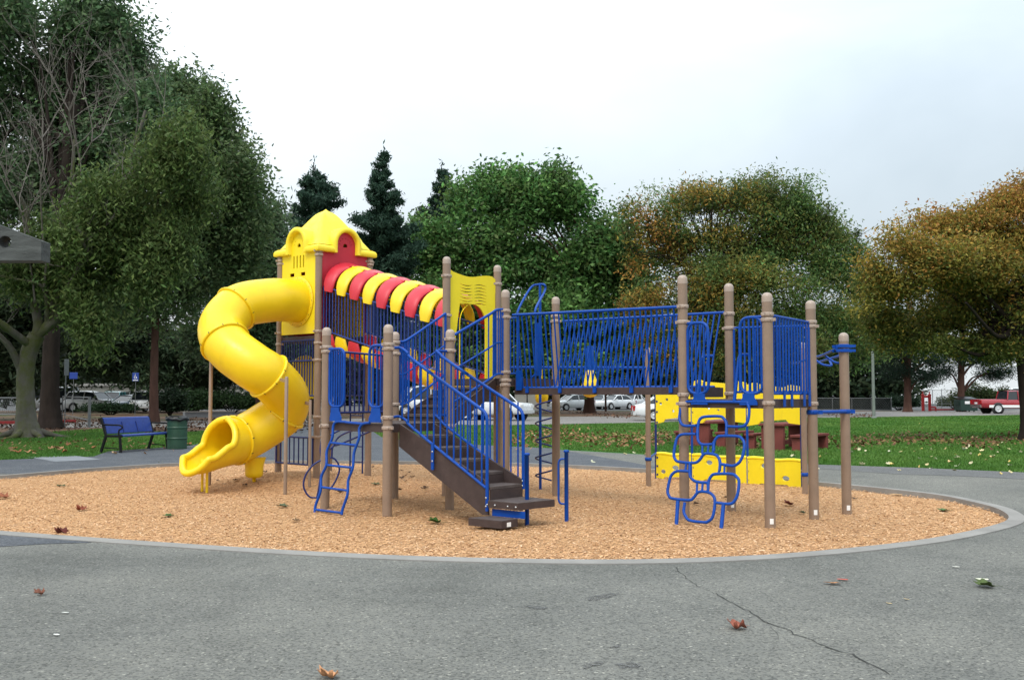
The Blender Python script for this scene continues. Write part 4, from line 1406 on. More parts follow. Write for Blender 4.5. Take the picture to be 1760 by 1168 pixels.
for z in (2.176, 2.236):
    mb.box(at(pE, z) + V((0, -.078, 0)), (.26, .018, .036)); mb.box(at(pE, z) + V((0, .078, 0)), (.26, .018, .036))
ob = mb.build('overhead_clamp', M['blue'], PS)
dv = (pS2 - pE); L = dv.length; dn = dv.normalized(); dp = V((dn.y, -dn.x, 0))
mb = MB()
for s in (-1, 1):
    mb.tube([at(pE, 2.20) - V((.10, 0, 0)), at(pE, 2.14) + dn * .7 + dp * (.13 * s), at(pS2, 2.08) + dp * (.16 * s)], .020, 8)
mb.build('overhead_rail', M['blue'], ob)
for k in range(2):
    q = pE + dn * (.62 + .75 * k)
    mb = MB()
    z = 2.13 - .01 * k
    mb.tube(round_path([at(q, z) - dp * .11, at(q, z - .10) - dp * .02 - dn * .18, at(q, z - .12) + dp * .10 - dn * .25, at(q, z) + dp * .11], .05, 4), .017, 8)
    mb.build('hanging_loop', M['blue'], ob)

# ---- spiral tube slide
Tr = 0.395
vp = W_
path = [V((-3.972, 18.153, 3.30)) + W_ * .05, V((-3.972, 18.153, 3.31)) - W_ * .30, V((-3.972, 18.153, 3.29)) - W_ * .62, P(412, 526, 17.3), P(382, 560, 16.92), P(391, 594, 16.60), P(432, 627, 16.42), P(464, 648, 16.55), P(490, 678, 16.92), P(488, 706, 17.12), P(458, 729, 17.05), P(420, 751, 16.80), P(389, 760, 16.46)]
ctr = smooth_path(path, 12)
nn = 40
def sweep(mb, pts, r, fr):
    vs = []
    for p, (T, A, B) in zip(pts, fr):
        for j in range(nn):
            a = 2 * PI * j / nn
            vs.append(p + A * (r * math.cos(a)) + B * (r * math.sin(a)))
    fs = []
    for i in range(len(pts) - 1):
        for j in range(nn):
            j2 = (j + 1) % nn
            fs.append((i * nn + j, i * nn + j2, (i + 1) * nn + j2, (i + 1) * nn + j))
    mb.add(vs, fs, True)
# frames with A = 'up' everywhere
def upframes(pts):
    out = []
    for i, p in enumerate(pts):
        T = (pts[min(i + 1, len(pts) - 1)] - pts[max(i - 1, 0)]).normalized()
        side = T.cross(Z3)
        if side.length < .05:
            side = out[-1][2]
        side.normalize()
        out.append((T, side.cross(T).normalized(), side))
    return out
fr = frames(ctr)
mb = MB()
sweep(mb, ctr, Tr, fr)
sweep(mb, ctr[::-1], Tr - .025, [(-a, b, c_) for a, b, c_ in fr[::-1]])
# open run-out trough with a rolled lip
e0 = ctr[-1]
T0_ = fr[-1][0]
e0 = ctr[-3]
ep = [e0, P(376, 763, 16.33), P(362, 767, 16.21), P(349, 771, 16.10), P(340, 773, 16.02)]
ex = smooth_path(ep, 8)
uf = upframes(ex)
nA = 40
def amax(f):
    if f < .30:
        return math.radians(180 - 92 * math.sin(f / .30 * PI / 2) ** 1.3)
    return math.radians(88 - 26 * ((f - .30) / .70) ** 1.2)
def trough(r_off):
    vs = []
    for i, (p, (T, A, B)) in enumerate(zip(ex, uf)):
        f = i / (len(ex) - 1)
        am = amax(f)
        rad = Tr + r_off
        for j in range(nA + 1):
            a = -am + 2 * am * j / nA
            # end lip: the middle reaches further than the sides
            tip = .24 * max(0, (f - .35) / .65) ** 2 * math.cos(a) ** 2
            rise = .05 * max(0, (f - .7) / .3) ** 2
            vs.append(p + B * (rad * math.sin(a)) - A * (rad * math.cos(a) - rise) + T * tip)
    return vs
def grid_faces(m_, n_):
    return [(i * n_ + j, i * n_ + j + 1, (i + 1) * n_ + j + 1, (i + 1) * n_ + j) for i in range(m_ - 1) for j in range(n_ - 1)]
vo = trough(0.0); vi = trough(-.025)
mb.add(vo, grid_faces(len(ex), nA + 1), True)
mb.add(vi, grid_faces(len(ex), nA + 1), True)
slide = mb.build('tube_slide', M['yellow'], PS)
vm = trough(-.006)
row = lambda i: vm[i * (nA + 1):(i + 1) * (nA + 1)]
edge = [row(i)[0] for i in range(len(ex))] + row(len(ex) - 1)[1:-1] + [row(i)[-1] for i in range(len(ex) - 1, -1, -1)]
edge = smooth_path(edge[::2], 2, True)
mb = MB(); mb.tube(edge, .055, 12, True)
mb.build('exit_rim', M['yellow'], slide)
def ring_at(i, name='seam_ring', rr=.027):
    mb = MB()
    T, A, B = fr[i]
    mb.tube([ctr[i] + A * (math.cos(2 * PI * k / 40) * (Tr + .012)) + B * (math.sin(2 * PI * k / 40) * (Tr + .012)) for k in range(40)], rr, 10, True)
    o = mb.build(name, M['yellow'], slide)
    mb = MB()
    for k in range(10):
        a = 2 * PI * (k + .5) / 10
        d = A * math.cos(a) + B * math.sin(a)
        mb.box(ctr[i] + d * (Tr + .034), (.008, .036, .014), (d, T, d.cross(T)))
    mb.build('bolt', M['darkbolt'], o)
    return o
for i in (38, 58, 83, 109):
    ring_at(i)
ring_at(len(ctr) - 7, rr=.024)
# entry flange with bolts on the yellow panel
mb = MB()
fc = V((-3.972, 18.153, 3.305)) - W_ * .02
mb.lathe(fc, [(Tr + .01, 0), (Tr + .075, 0), (Tr + .07, .014), (Tr + .005, .02)], 36, axis=-W_)
fo = mb.build('entry_flange', M['yellow'], slide)
mb = MB()
for k in range(20):
    a = 2 * PI * k / 20
    d = U * math.cos(a) + Z3 * math.sin(a)
    mb.lathe(fc + d * (Tr + .045) - W_ * .013, [(.010, 0), (.008, .005), (.0001, .006)], 6, axis=-W_)
mb.build('bolt', M['darkbolt'], fo)
# supports
def thin_post(p, top, r, m, name='support_post'):
    mb = MB(); mb.lathe(at(p, -.1), [(r, 0), (r, top + .1), (r * .7, top + .1 + r * .4), (.0001, top + .1 + r * .5)], 12)
    return mb.build(name, m, slide)
q1 = P(361, 742, 16.95); q1 = V((q1.x, q1.y, 0))
thin_post(q1, 2.30, .033, M['tan'])
q2 = V((P(492, 700, 15.75).x, 15.75, 0))
o = thin_post(q2, 1.86, .030, M['tan'])
mb = MB(); mb.bar(at(q2, 1.80), P(482, 652, 16.12), .03, .05); mb.build('arm', M['tan'], o)
q3 = V((P(532.5, 760, 16.75).x, 16.75, 0))
o = thin_post(q3, 1.48, .026, M['tan'])
mb = MB(); mb.bar(at(q3, 1.42), P(520, 690, 16.9), .03, .05); mb.build('arm', M['tan'], o)
for px, by in ((347.5, 835), (355.5, 839)):
    p = P(px, by, 16.25 if px < 350 else 16.1); p.z = 0
    mb = MB(); mb.lathe(at(p, -.06), [(.022, 0), (.022, .55)], 10)
    mb.build('support_leg', M['yellow'], slide)
mb = MB(); mb.lathe(at(V((P(357, 800, 16.25).x, 16.2, 0)), .32), [(.06, 0), (.10, .04), (.115, .14), (.1, .2)], 16); mb.build('leg_socket', M['yellow'], slide)
fp = P(437, 800, 17.0); fp.z = 0
mb = MB(); mb.lathe(at(fp, .20), [(.03, -.2), (.03, -.06), (.10, -.05), (.145, -.02), (.155, .04), (.155, .12), (.17, .20), (.20, .30)], 18); mb.build('leg_socket', M['yellow'], slide)
# ------------------------------------------------------------------ trees
def unit(n, rng):
    v = rng.normal(size=(n, 3))
    return v / np.linalg.norm(v, axis=1, keepdims=True)
def foliage(name, parent, blobs, n_leaf, size, pal, seed, droop=0.2, twig=0.5, aspect=0.42, per=14, mottle=0.35, hue=None, flat=0.0, spray=None, name_mat='foliage', sub=14, sr=.37):
    """blobs: (centre, radii, weight).  Leaves are small folded-out quads gathered in sprays around twig points
    spread through each blob's volume (mostly its outer half)."""
    rng = np.random.default_rng(seed)
    wts = np.array([b[1][0] * b[1][2] * (b[2] if len(b) > 2 else 1) for b in blobs], dtype=float)
    wts /= wts.sum()
    nt_ = max(1, n_leaf // per)
    bi = rng.choice(len(blobs), nt_, p=wts)
    C = np.array([tuple(b[0]) for b in blobs])[bi]
    R = np.array([tuple(b[1]) for b in blobs])[bi]
    # every blob is broken into smaller boughs, so that the crown has clumps, hollows and an uneven edge
    nb_ = len(blobs)
    sd = unit(nb_ * sub, rng)
    sd[:, 2] = np.where(sd[:, 2] < -0.6, -sd[:, 2] * .6, sd[:, 2])
    srho = rng.uniform(.30, 1.05, nb_ * sub)
    srad = sr * rng.uniform(.55, 1.35, (nb_ * sub, 1))
    si = bi * sub + rng.integers(0, sub, nt_)
    d = unit(nt_, rng)
    rho = rng.random(nt_) ** 0.42
    T = C + sd[si] * R * srho[si][:, None] + d * R * srad[si] * rho[:, None]
    T += rng.normal(size=(nt_, 3)) * R * .05
    # leaves
    ti = np.repeat(np.arange(nt_), per)
    n = len(ti)
    sp = spray if spray is not None else (twig, twig, twig * .75)
    off = rng.normal(size=(n, 3)) * np.array(sp)
    p = T[ti] + off
    p[:, 2] -= droop * np.abs(rng.normal(size=n)) * twig * 1.2
    p[:, 2] = np.maximum(p[:, 2], 0.4)
    ax = unit(n, rng)
    ax[:, 2] = ax[:, 2] * (1 - droop) - droop * 1.1
    ax /= np.linalg.norm(ax, axis=1, keepdims=True)
    nr = unit(n, rng)
    nr[:, 2] += 0.5 + flat
    b = np.cross(ax, nr)
    b /= np.linalg.norm(b, axis=1, keepdims=True) + 1e-9
    L = size * rng.uniform(0.6, 1.35, n)[:, None]
    q = np.stack([p - ax * L * .5, p + b * L * aspect * .5, p + ax * L * .5, p - b * L * aspect * .5], 1).reshape(-1, 3)
    pal = np.array(pal)
    # colour: each spray leans to one palette entry, leaves vary round it
    key = rng.random(nt_)
    if hue is not None:
        key = np.clip(hue(T, rng), 0, 1)
    idx = key * (len(pal) - 1)
    i0 = np.floor(idx).astype(int); i1 = np.minimum(i0 + 1, len(pal) - 1); f = (idx - i0)[:, None]
    tc_ = pal[i0] * (1 - f) + pal[i1] * f
    bt = rng.uniform(.80, 1.2, (nb_ * sub, 1))
    tc_ = tc_ * rng.uniform(1 - mottle, 1 + mottle, (nt_, 1)) * bt[si]
    col = tc_[ti] * rng.uniform(.75, 1.3, (n, 1)) * rng.uniform(.92, 1.08, (n, 3))
    c0 = np.array([tuple(b_[0]) for b_ in blobs]).mean(0)
    return np_mesh(name, q, 4, M[name_mat], np.clip(col, 0, 1), parent, tuple(c0))

def limb_tube(mb, pts, r0, r1, n=9, k=5):
    ps = smooth_path(pts, k)
    rr = [r0 + (r1 - r0) * (i / (len(ps) - 1)) ** .8 for i in range(len(ps))]
    mb.tube(ps, rr, n)
    return ps, rr
def trunk_mesh(base, path, r0, r1, limbs, flare=1.5, n=14):
    """path: points above base; limbs: list of (start index fraction, [points], r)"""
    mb = MB()
    pts = [V(base) + V((0, 0, -.15)), V(base) + V((0, 0, .12))] + [V(p) for p in path]
    ps = smooth_path(pts, 6)
    zb = base[2]
    rr = []
    for i, p in enumerate(ps):
        f = i / (len(ps) - 1)
        r = r0 + (r1 - r0) * f
        h = max(0, p.z - zb)
        r *= 1 + (flare - 1) * math.exp(-h / (r0 * 1.1))
        rr.append(r * (1 + .03 * math.sin(i * 2.1)))
    mb.tube(ps, rr, n)
    for f, lp, r in limbs:
        s = ps[min(len(ps) - 1, int(f * (len(ps) - 1)))]
        limb_tube(mb, [s] + [V(x) for x in lp], r, r * .28, 8)
    return mb
def auto_limbs(top, blobs, r, seed, k=1):
    rnd = random.Random(seed)
    out = []
    for b in blobs:
        c = V(b[0]); 
        for _ in range(k):
            e = c + V((rnd.uniform(-.5, .5) * b[1][0], rnd.uniform(-.5, .5) * b[1][1], rnd.uniform(-.1, .5) * b[1][2]))
            m_ = V(top).lerp(e, .5) + V((rnd.uniform(-.4, .4), rnd.uniform(-.4, .4), rnd.uniform(0.1, .8)))
            out.append((rnd.uniform(.72, 1.0), [m_, e], r * rnd.uniform(.4, .7)))
    return out
def blobs_px(lst, Z, depth=1.0, zj=0.0, seed=0):
    rnd = random.Random(seed)
    out = []
    for it in lst:
        x, y, rx, ry = it[:4]
        wt = it[4] if len(it) > 4 else 1
        Y = Z + rnd.uniform(-zj, zj)
        c = P(x, y, Y)
        k = Y / F
        out.append((c, V((rx * k, max(rx, ry) * k * depth, ry * k)), wt))
    return out
def tree(name, label, base, path, r0, r1, blobs, nleaf, size, pal, seed, bark, group=None, flare=1.4, limbs=None, cat='tree', **kw):
    root = thing(name, label, cat, base, group)
    lm = limbs if limbs is not None else auto_limbs(path[-1], blobs, r1, seed)
    trunk_mesh(base, path, r0, r1, lm, flare).build('trunk', M[bark], root)
    foliage('crown', root, blobs, nleaf, size, pal, seed, **kw)
    return root

DARKG = [(0.066, 0.118, 0.058), (0.098, 0.168, 0.076), (0.135, 0.205, 0.094), (0.095, 0.142, 0.076), (0.125, 0.145, 0.080)]
OLIVE = [(0.062, 0.108, 0.036), (0.10, 0.152, 0.046), (0.135, 0.182, 0.054), (0.085, 0.125, 0.044)]
MAPLE = [(0.050, 0.130, 0.038), (0.085, 0.200, 0.054), (0.145, 0.275, 0.074), (0.060, 0.140, 0.045), (0.125, 0.195, 0.055), (0.09, 0.14, 0.054)]
PINE = [(0.022, 0.050, 0.034), (0.034, 0.072, 0.048), (0.05, 0.095, 0.06)]

# ---- left group
base = G(46, 752, .02)
Z1 = base.y
t1 = thing('pale_barked_tree', 'pale grey tree with forked mossy trunk and bare twigs near the blue bench', 'tree', base)
pp = lambda x, y, dz=0: P(x, y, Z1 + dz)
limbs1 = [
    (.62, [pp(38, 640, 0), pp(18, 598, -.4), pp(-12, 566, -.8), pp(-60, 520, -1)], .20),
    (.98, [pp(66, 560), pp(60, 525, .3), pp(57, 480, .3), pp(54, 420, .2), pp(44, 360, 0), pp(30, 330, -.3)], .22),
    (.98, [pp(84, 555), pp(100, 520), pp(98, 470), pp(94, 410), pp(120, 330), pp(128, 240)], .20),
    (1.0, [pp(100, 545), pp(115, 500, .3), pp(150, 420, .6), pp(195, 350, .8), pp(235, 240, 1.0), pp(250, 190, 1.)], .19),
    (.9, [V((-18.5, 31, 5.5)), V((-18.5, 27, 7.5)), V((-17.5, 22, 9.5))], .15),  # limb out to the unseen foliage added for lawn shade
    (1.0, [pp(80, 560), pp(80, 520, -.4), pp(70, 490, -.6), pp(30, 480, -1), pp(-20, 470, -1.2)], .11),
]
mb = trunk_mesh(base, [pp(45, 720), pp(44, 680), pp(44, 640), pp(50, 605), pp(64, 575)], .325, .285, limbs1, 2.1)
for a in range(7):
    an = a * .9 + .2
    d = V((math.cos(an), math.sin(an), 0))
    limb_tube(mb, [base + d * .45 + V((0, 0, .22)), base + d * 1.0 + V((0, 0, .06)), base + d * (1.7 + .4 * math.sin(a * 3)) + V((0, 0, -.02)) + d.cross(Z3) * .3], .13, .03, 7)
mb.build('trunk', M['barkpale'], t1)
bl = blobs_px([(140, 400, 50, 32), (228, 392, 60, 34), (290, 430, 36, 50), (130, 485, 40, 45), (55, 460, 55, 30), (185, 330, 48, 22), (300, 275, 62, 50), (330, 340, 40, 30), (255, 470, 36, 36), (150, 550, 26, 40), (205, 450, 36, 36), (90, 408, 42, 22), (235, 300, 36, 20)], Z1 - .3, 1.0, 1.2, 3)
foliage('crown', t1, bl, 60000, .21, OLIVE, 11, droop=.6, twig=.30, aspect=.34, per=40, spray=(.30, .30, .48))
shade_bl = [(V((-18.5, 25.5, 8.5)), V((3.6, 4, 2.2)), 1), (V((-21, 30, 9.5)), V((4.5, 4, 3)), 1), (V((-17, 21, 10)), V((3.2, 3.5, 2.2)), 1)]  # unseen foliage, added out of view to shade the left lawn
foliage('shade_crown', t1, shade_bl, 16000, .34, OLIVE, 19, droop=.5, twig=.4, aspect=.4, per=40)
# bare twigs: recursive branching
rb = random.Random(21)
mb = MB()
def twig(p, d, L, r, lev):
    pts = [p]
    q = p
    dd = d.copy()
    for k in range(4):
        dd = (dd + V((rb.gauss(0, .16), rb.gauss(0, .16), rb.gauss(0.05, .12)))).normalized()
        q = q + dd * (L / 4)
        pts.append(q)
    mb.tube(pts, [r * .62 * (1 - .16 * i) for i in range(5)], 5, caps=False)
    if lev > 0:
        for k in range(rb.choice((2, 3, 3))):
            i = rb.choice((1, 2, 3, 4))
            e = (dd + V((rb.gauss(0, .55), rb.gauss(0, .5), rb.gauss(.12, .4)))).normalized()
            twig(pts[i], e, L * rb.uniform(.5, .85), r * .62, lev - 1)
for (x, y, dx, dz, L, r) in [(60, 520, -.2, 1, 3.2, .07), (95, 440, .25, 1, 3.6, .075), (125, 330, .05, 1, 3.2, .055), (50, 400, -.4, 1, 3.2, .06), (150, 420, .5, 1, 3.0, .06), (195, 350, .35, 1, 3.2, .05), (75, 500, .1, 1, 4.2, .08), (30, 480, -.8, .6, 2.2, .05), (10, 590, -.6, .8, 2.0, .05), (110, 500, .8, .7, 2.4, .05), (100, 400, .1, 1, 3.5, .06), (230, 250, .2, 1, 2.5, .04)]:
    twig(P(x, y, Z1 - .6), V((dx, -.35, dz)).normalized(), L, r, 4)
mb.build('bare_branches', M['twig'], t1)

base = G(86, 737, .02); Z2 = base.y
b2 = blobs_px([(140, 80, 110, 85), (60, 150, 85, 90), (195, 150, 68, 72), (100, 250, 120, 80), (20, 45, 60, 55), (-30, 200, 90, 110), (-40, 60, 80, 90), (-20, 330, 90, 90), (190, 80, 60, 60), (170, 25, 75, 35), (222, 120, 38, 40), (250, 180, 45, 48), (120, 190, 70, 70), (180, 260, 80, 60), (40, 330, 110, 70), (140, 340, 90, 60)], Z2 + 2, .9, 2.5, 5)
tree('dark_evergreen_tree', 'tallest dark evergreen, its thick dark trunk right beside the pale trunk', base, [P(86, 690, Z2), P(88, 600, Z2), P(95, 480, Z2), P(110, 330, Z2), P(130, 180, Z2)], .50, .22, b2, 112000, .27, DARKG, 12, 'barkdark', droop=.45, twig=.42, aspect=.42, per=44, spray=(.42, .42, .55))
def far_tree(name, label, px, py, Z, blobs, nleaf, size, pal, seed, bark, rad, topy, **kw):
    base = P(px, 700, Z); base.z = .02
    return tree(name, label, base, [P(px, py, Z), P(px + 4, (py + topy) / 2, Z), P(px + 8, topy, Z)], rad, rad * .45, blobs, nleaf, size, pal, seed, bark, **kw)
b3 = blobs_px([(320, 190, 66, 55), (285, 165, 40, 34), (275, 215, 55, 60), (358, 192, 36, 38), (414, 282, 24, 30), (372, 250, 50, 58), (300, 270, 90, 80), (365, 320, 80, 75), (402, 315, 34, 52), (330, 425, 90, 85), (260, 500, 90, 70), (400, 440, 60, 70), (250, 380, 70, 70)], 54, .9, 2, 6)
far_tree('dark_evergreen_tree', 'dark drooping evergreen with rounded top behind the blue bench', 265, 640, 54, b3, 90000, .29, [(0.062, 0.114, 0.048), (0.097, 0.158, 0.062), (0.132, 0.190, 0.074), (0.10, 0.132, 0.062)], 13, 'barkred', .30, 350, droop=.45, twig=.45, aspect=.42, per=44, spray=(.45, .45, .62))
b4 = blobs_px([(435, 400, 48, 50), (425, 490, 65, 75), (468, 385, 25, 40), (390, 560, 80, 55), (455, 560, 50, 60), (470, 470, 30, 60), (480, 600, 40, 45)], 62, .9, 2, 7)
far_tree('dark_evergreen_tree', 'dark evergreen with ragged right edge directly left of the slide tower', 448, 660, 62, b4, 52000, .35, DARKG, 14, 'barkred', .36, 480, droop=.45, twig=.5, aspect=.42, per=40, spray=(.48, .48, .66))
b5 = blobs_px([(330, 600, 90, 42), (240, 595, 90, 45), (150, 590, 90, 50), (70, 575, 80, 60), (-10, 570, 90, 70), (200, 520, 120, 60), (20, 500, 110, 70), (380, 620, 60, 30), (290, 630, 60, 25), (180, 638, 90, 24), (60, 645, 80, 25), (440, 648, 60, 24), (280, 650, 70, 18), (360, 652, 70, 18)], 80, .7, 2, 8)
far_tree('dark_evergreen_tree', 'low spreading dark tree shading the parked cars behind the bench', 334, 660, 80, b5, 52000, .52, [(0.022, 0.040, 0.020), (0.034, 0.056, 0.026), (0.046, 0.066, 0.03)], 15, 'barkdark', .38, 560, droop=.5, twig=.55, aspect=.32, per=18)
b6 = blobs_px([(20, 610, 70, 40), (-60, 600, 90, 60), (-20, 540, 90, 60), (30, 560, 60, 60), (10, 650, 70, 24), (-60, 660, 60, 30)], 58, .7, 1, 9)
far_tree('dark_evergreen_tree', 'dark bushy tree behind the pipe fence at the left edge', -20, 660, 58, b6, 34000, .44, [(0.022, 0.036, 0.020), (0.032, 0.05, 0.024), (0.045, 0.06, 0.03)], 16, 'barkdark', .35, 560, droop=.4, twig=.5, aspect=.32, per=18)

# ---- conifers
def conifer(label, px, topy, Z, wpx, boty, seed, n=26, open_top=0.0, slope=.8):
    rnd = random.Random(seed)
    base = P(px, 700, Z); base.z = .02
    top = P(px + 2, topy, Z)
    root = thing('pine_tree', label, 'tree', base, 'dark conifers behind the tower')
    mb = MB(); mb.tube([base + V((0, 0, -.2)), base.lerp(top, .5), top], [.38, .2, .03], 9)
    bl = []
    H_ = top.z
    zb = P(px, boty, Z).z
    Wm = wpx * Z / F / 2
    cv, cc = [], []
    rng = np.random.default_rng(seed)
    nb = 0
    z = zb
    while z < H_ - .4:
        f = (z - zb) / (H_ - zb)
        w_ = min(slope * .5 * (H_ - z), Wm) + .10
        k = 7 if f < .7 else 5
        ph = rnd.uniform(0, 6)
        for j in range(k):
            if rnd.random() < .12 + open_top * f * .35:
                continue
            a = ph + 2 * PI * j / k + rnd.uniform(-.3, .3)
            L = w_ * rnd.uniform(.40, 1.35)
            d = V((math.cos(a), math.sin(a), 0))
            p0 = V((top.x, top.y, z)); p1 = p0 + d * L * .6 + V((0, 0, .02 * L)); p2 = p0 + d * L + V((0, 0, .22 * L + .1))
            mb.tube([p0, p1, p2], [.05, .03, .012], 5, caps=False)
            nl = int(50 + 230 * L)
            s = rng.random(nl) ** .6
            c = np.array([tuple(p0)]) + np.outer(s, np.array(tuple(p2 - p0)))
            c += rng.normal(size=(nl, 3)) * np.array((.20, .20, .17)) * (0.55 + L * .22)
            cv.append(c)
        z += (H_ - zb) / n * rnd.uniform(.7, 1.3)
    c = np.concatenate(cv + [np.array(tuple(top)) + rng.normal(size=(40, 3)) * np.array((.10, .10, .5)) - np.array((0, 0, .5))])
    n_ = len(c)
    ax = unit(n_, rng); ax[:, 2] = np.abs(ax[:, 2]) * .8 + .2
    ax /= np.linalg.norm(ax, axis=1, keepdims=True)
    b = np.cross(ax, unit(n_, rng)); b /= np.linalg.norm(b, axis=1, keepdims=True)
    L = rng.uniform(.22, .5, (n_, 1))
    q = np.stack([c - ax * L * .5, c + b * L * .13, c + ax * L * .5, c - b * L * .13], 1).reshape(-1, 3)
    pal = np.array(PINE)[rng.integers(0, 3, n_)] * rng.uniform(.7, 1.3, (n_, 1))
    mb.build('trunk', M['barkdark'], root)
    np_mesh('crown', q, 4, M['foliage'], pal, root, (top.x, top.y, (zb + H_) / 2))
conifer('dense dark pine left of and behind the tower roof', 537, 279, 74, 92, 640, 31, 30, .25, 1.05)
conifer('tallest dark pine with a thin open tip, between the tower roof and green tree', 657, 259, 72, 100, 640, 32, 34, .75, .62)
conifer('dark pine whose small tip shows above the green broadleaf tree', 757, 286, 88, 74, 560, 33, 26, .5, 1.0)

# ---- green tree in the middle
bm = blobs_px([(755, 430, 58, 62), (830, 355, 60, 55), (905, 365, 75, 70), (835, 425, 60, 45), (870, 440, 60, 50), (965, 360, 55, 65), (838, 312, 22, 34), (956, 316, 22, 38), (905, 325, 18, 32), (870, 322, 14, 26), (985, 345, 18, 34), (790, 345, 18, 30), (720, 395, 18, 26), (1030, 420, 50, 60), (900, 470, 115, 70), (1000, 495, 75, 60), (775, 505, 80, 55), (1075, 440, 38, 60), (900, 560, 150, 60), (1035, 570, 70, 55), (770, 580, 70, 50), (720, 440, 30, 50), (960, 620, 120, 35), (1090, 500, 40, 60)], 78, .75, 2.0, 10)
far_tree('broadleaf_tree', 'large bright green broadleaf tree in the middle, behind the yellow arch panel', 1013, 650, 79, bm, 125000, .38, MAPLE, 41, 'barkred', .48, 450, twig=.62, aspect=.52, per=34, droop=.3, mottle=.42, spray=(.62, .62, .55))

# ---- thin-twigged tree turning yellow-brown
def hueB(T, rng):
    k = (T[:, 0] / T[:, 1] * F + 880)
    f = 1 - np.clip((k - 1080) / 300, 0, 1)
    nz = np.array([mnoise.noise(V((a * .45, b * .45, c * .6))) for a, b, c in T])
    patch_ = np.clip(.5 + 1.9 * nz, 0, 1)
    return .10 + .34 * rng.random(len(T)) + (.20 + .66 * f) * patch_ * rng.random(len(T)) ** .5
BPAL = [(0.048, 0.112, 0.036), (0.085, 0.155, 0.045), (0.15, 0.17, 0.045), (0.34, 0.225, 0.045), (0.34, 0.155, 0.045)]
bb = blobs_px([(1125, 375, 55, 50), (1195, 345, 70, 42), (1280, 345, 85, 45), (1365, 368, 70, 48), (1418, 405, 40, 45), (1150, 450, 75, 60), (1250, 440, 100, 70), (1350, 450, 90, 70), (1425, 480, 55, 55), (1200, 540, 110, 60), (1330, 560, 120, 60), (1445, 560, 55, 55), (1105, 520, 40, 60), (1240, 610, 110, 40), (1390, 615, 95, 40), (1150, 600, 60, 40), (1465, 455, 40, 40), (1485, 520, 45, 60), (1470, 600, 60, 45), (1300, 400, 120, 60), (1260, 500, 140, 70)], 71, .8, 2, 11)
tb = far_tree('thin_twigged_tree', 'round tree, half green and half yellow-brown, with feathery top, behind the bridge', 1218, 620, 71, bb, 150000, .275, BPAL, 42, 'barkdark', .36, 480, twig=.55, aspect=.36, per=26, droop=.1, hue=hueB, mottle=.4)
rb = random.Random(5)
mb = MB(); fl = []
for i in range(70):
    x = rb.uniform(1085, 1455); 
    yt = 335 + (abs(x - 1270) / 185) ** 2 * 75
    p = P(x, yt + 30, 71 + rb.uniform(-2, 2))
    d = V(((x - 1270) / 260 + rb.uniform(-.15, .35), 0, 1)).normalized()
    L = rb.uniform(1.3, 3.0)
    q = p + d * L + V((.2 * L, 0, -.05 * L))
    ct = P(1226, 470, 71)
    mb.tube(smooth_path([ct, ct.lerp(p, .5) + V((0, 0, .3)), p], 3), [.05 - .003 * k for k in range(7)], 4, caps=False)
    mb.tube([p, p.lerp(q, .5) + V((-.05, 0, .1)), q], [.03, .02, .008], 4, caps=False)
    fl.append((p.lerp(q, .5), V((.22, .22, L * .42))))
mb.build('bare_branches', M['barkdark'], tb)
foliage('top_sprays', tb, fl, 5200, .28, [(0.05, 0.09, 0.03), (0.085, 0.12, 0.035), (0.10, 0.10, 0.03)], 43, twig=.12, aspect=.3, per=5)

# ---- orange autumn tree at the right
base = G(1768, 758, .02); Zo = base.y
def hueO(T, rng):
    zz = (T[:, 2] - 3.0) / 5.5
    return np.clip(.05 + .58 * zz + rng.normal(size=len(T)) * .20, 0, 1)
OPAL = [(0.090, 0.120, 0.030), (0.15, 0.16, 0.036), (0.26, 0.205, 0.040), (0.39, 0.235, 0.050), (0.42, 0.205, 0.058), (0.36, 0.15, 0.05)]
bo = blobs_px([(1700, 375, 85, 42), (1765, 362, 95, 45), (1622, 402, 62, 45), (1565, 432, 50, 42), (1660, 465, 105, 55), (1780, 460, 95, 70), (1545, 505, 60, 50), (1640, 545, 100, 48), (1740, 550, 90, 55), (1518, 560, 42, 40), (1600, 592, 85, 22), (1700, 600, 90, 26), (1860, 430, 90, 90), (1850, 540, 90, 70), (1505, 480, 28, 40), (1730, 425, 85, 42), (1600, 470, 70, 45), (1700, 510, 110, 50)], Zo + .2, .8, 1.6, 12)
lo_ = []
for i, (x, y, dz) in enumerate([(1560, 470, .5), (1620, 430, -1.2), (1700, 400, 1.0), (1660, 520, -2), (1780, 400, 0), (1850, 450, 1.5), (1540, 560, 1), (1620, 585, -.6), (1720, 560, 2.0), (1590, 520, 2), (1860, 560, -1)]):
    s = P(1758, 600, Zo); e = P(x, y, Zo + dz)
    lo_.append((.75 + .025 * i, [s.lerp(e, .45) + V((0, 0, -.25 if y > 500 else .3)), e], .13))
tree('autumn_tree', 'orange and gold autumn tree on the lawn at the right edge, dark trunk', base, [P(1767, 720, Zo), P(1762, 660, Zo), P(1757, 610, Zo), P(1752, 540, Zo), P(1745, 470, Zo)], .28, .15, bo, 180000, .125, OPAL, 44, 'barkdark', limbs=lo_, twig=.26, aspect=.42, per=14, droop=.25, hue=hueO, mottle=.3, spray=(.30, .30, .19))

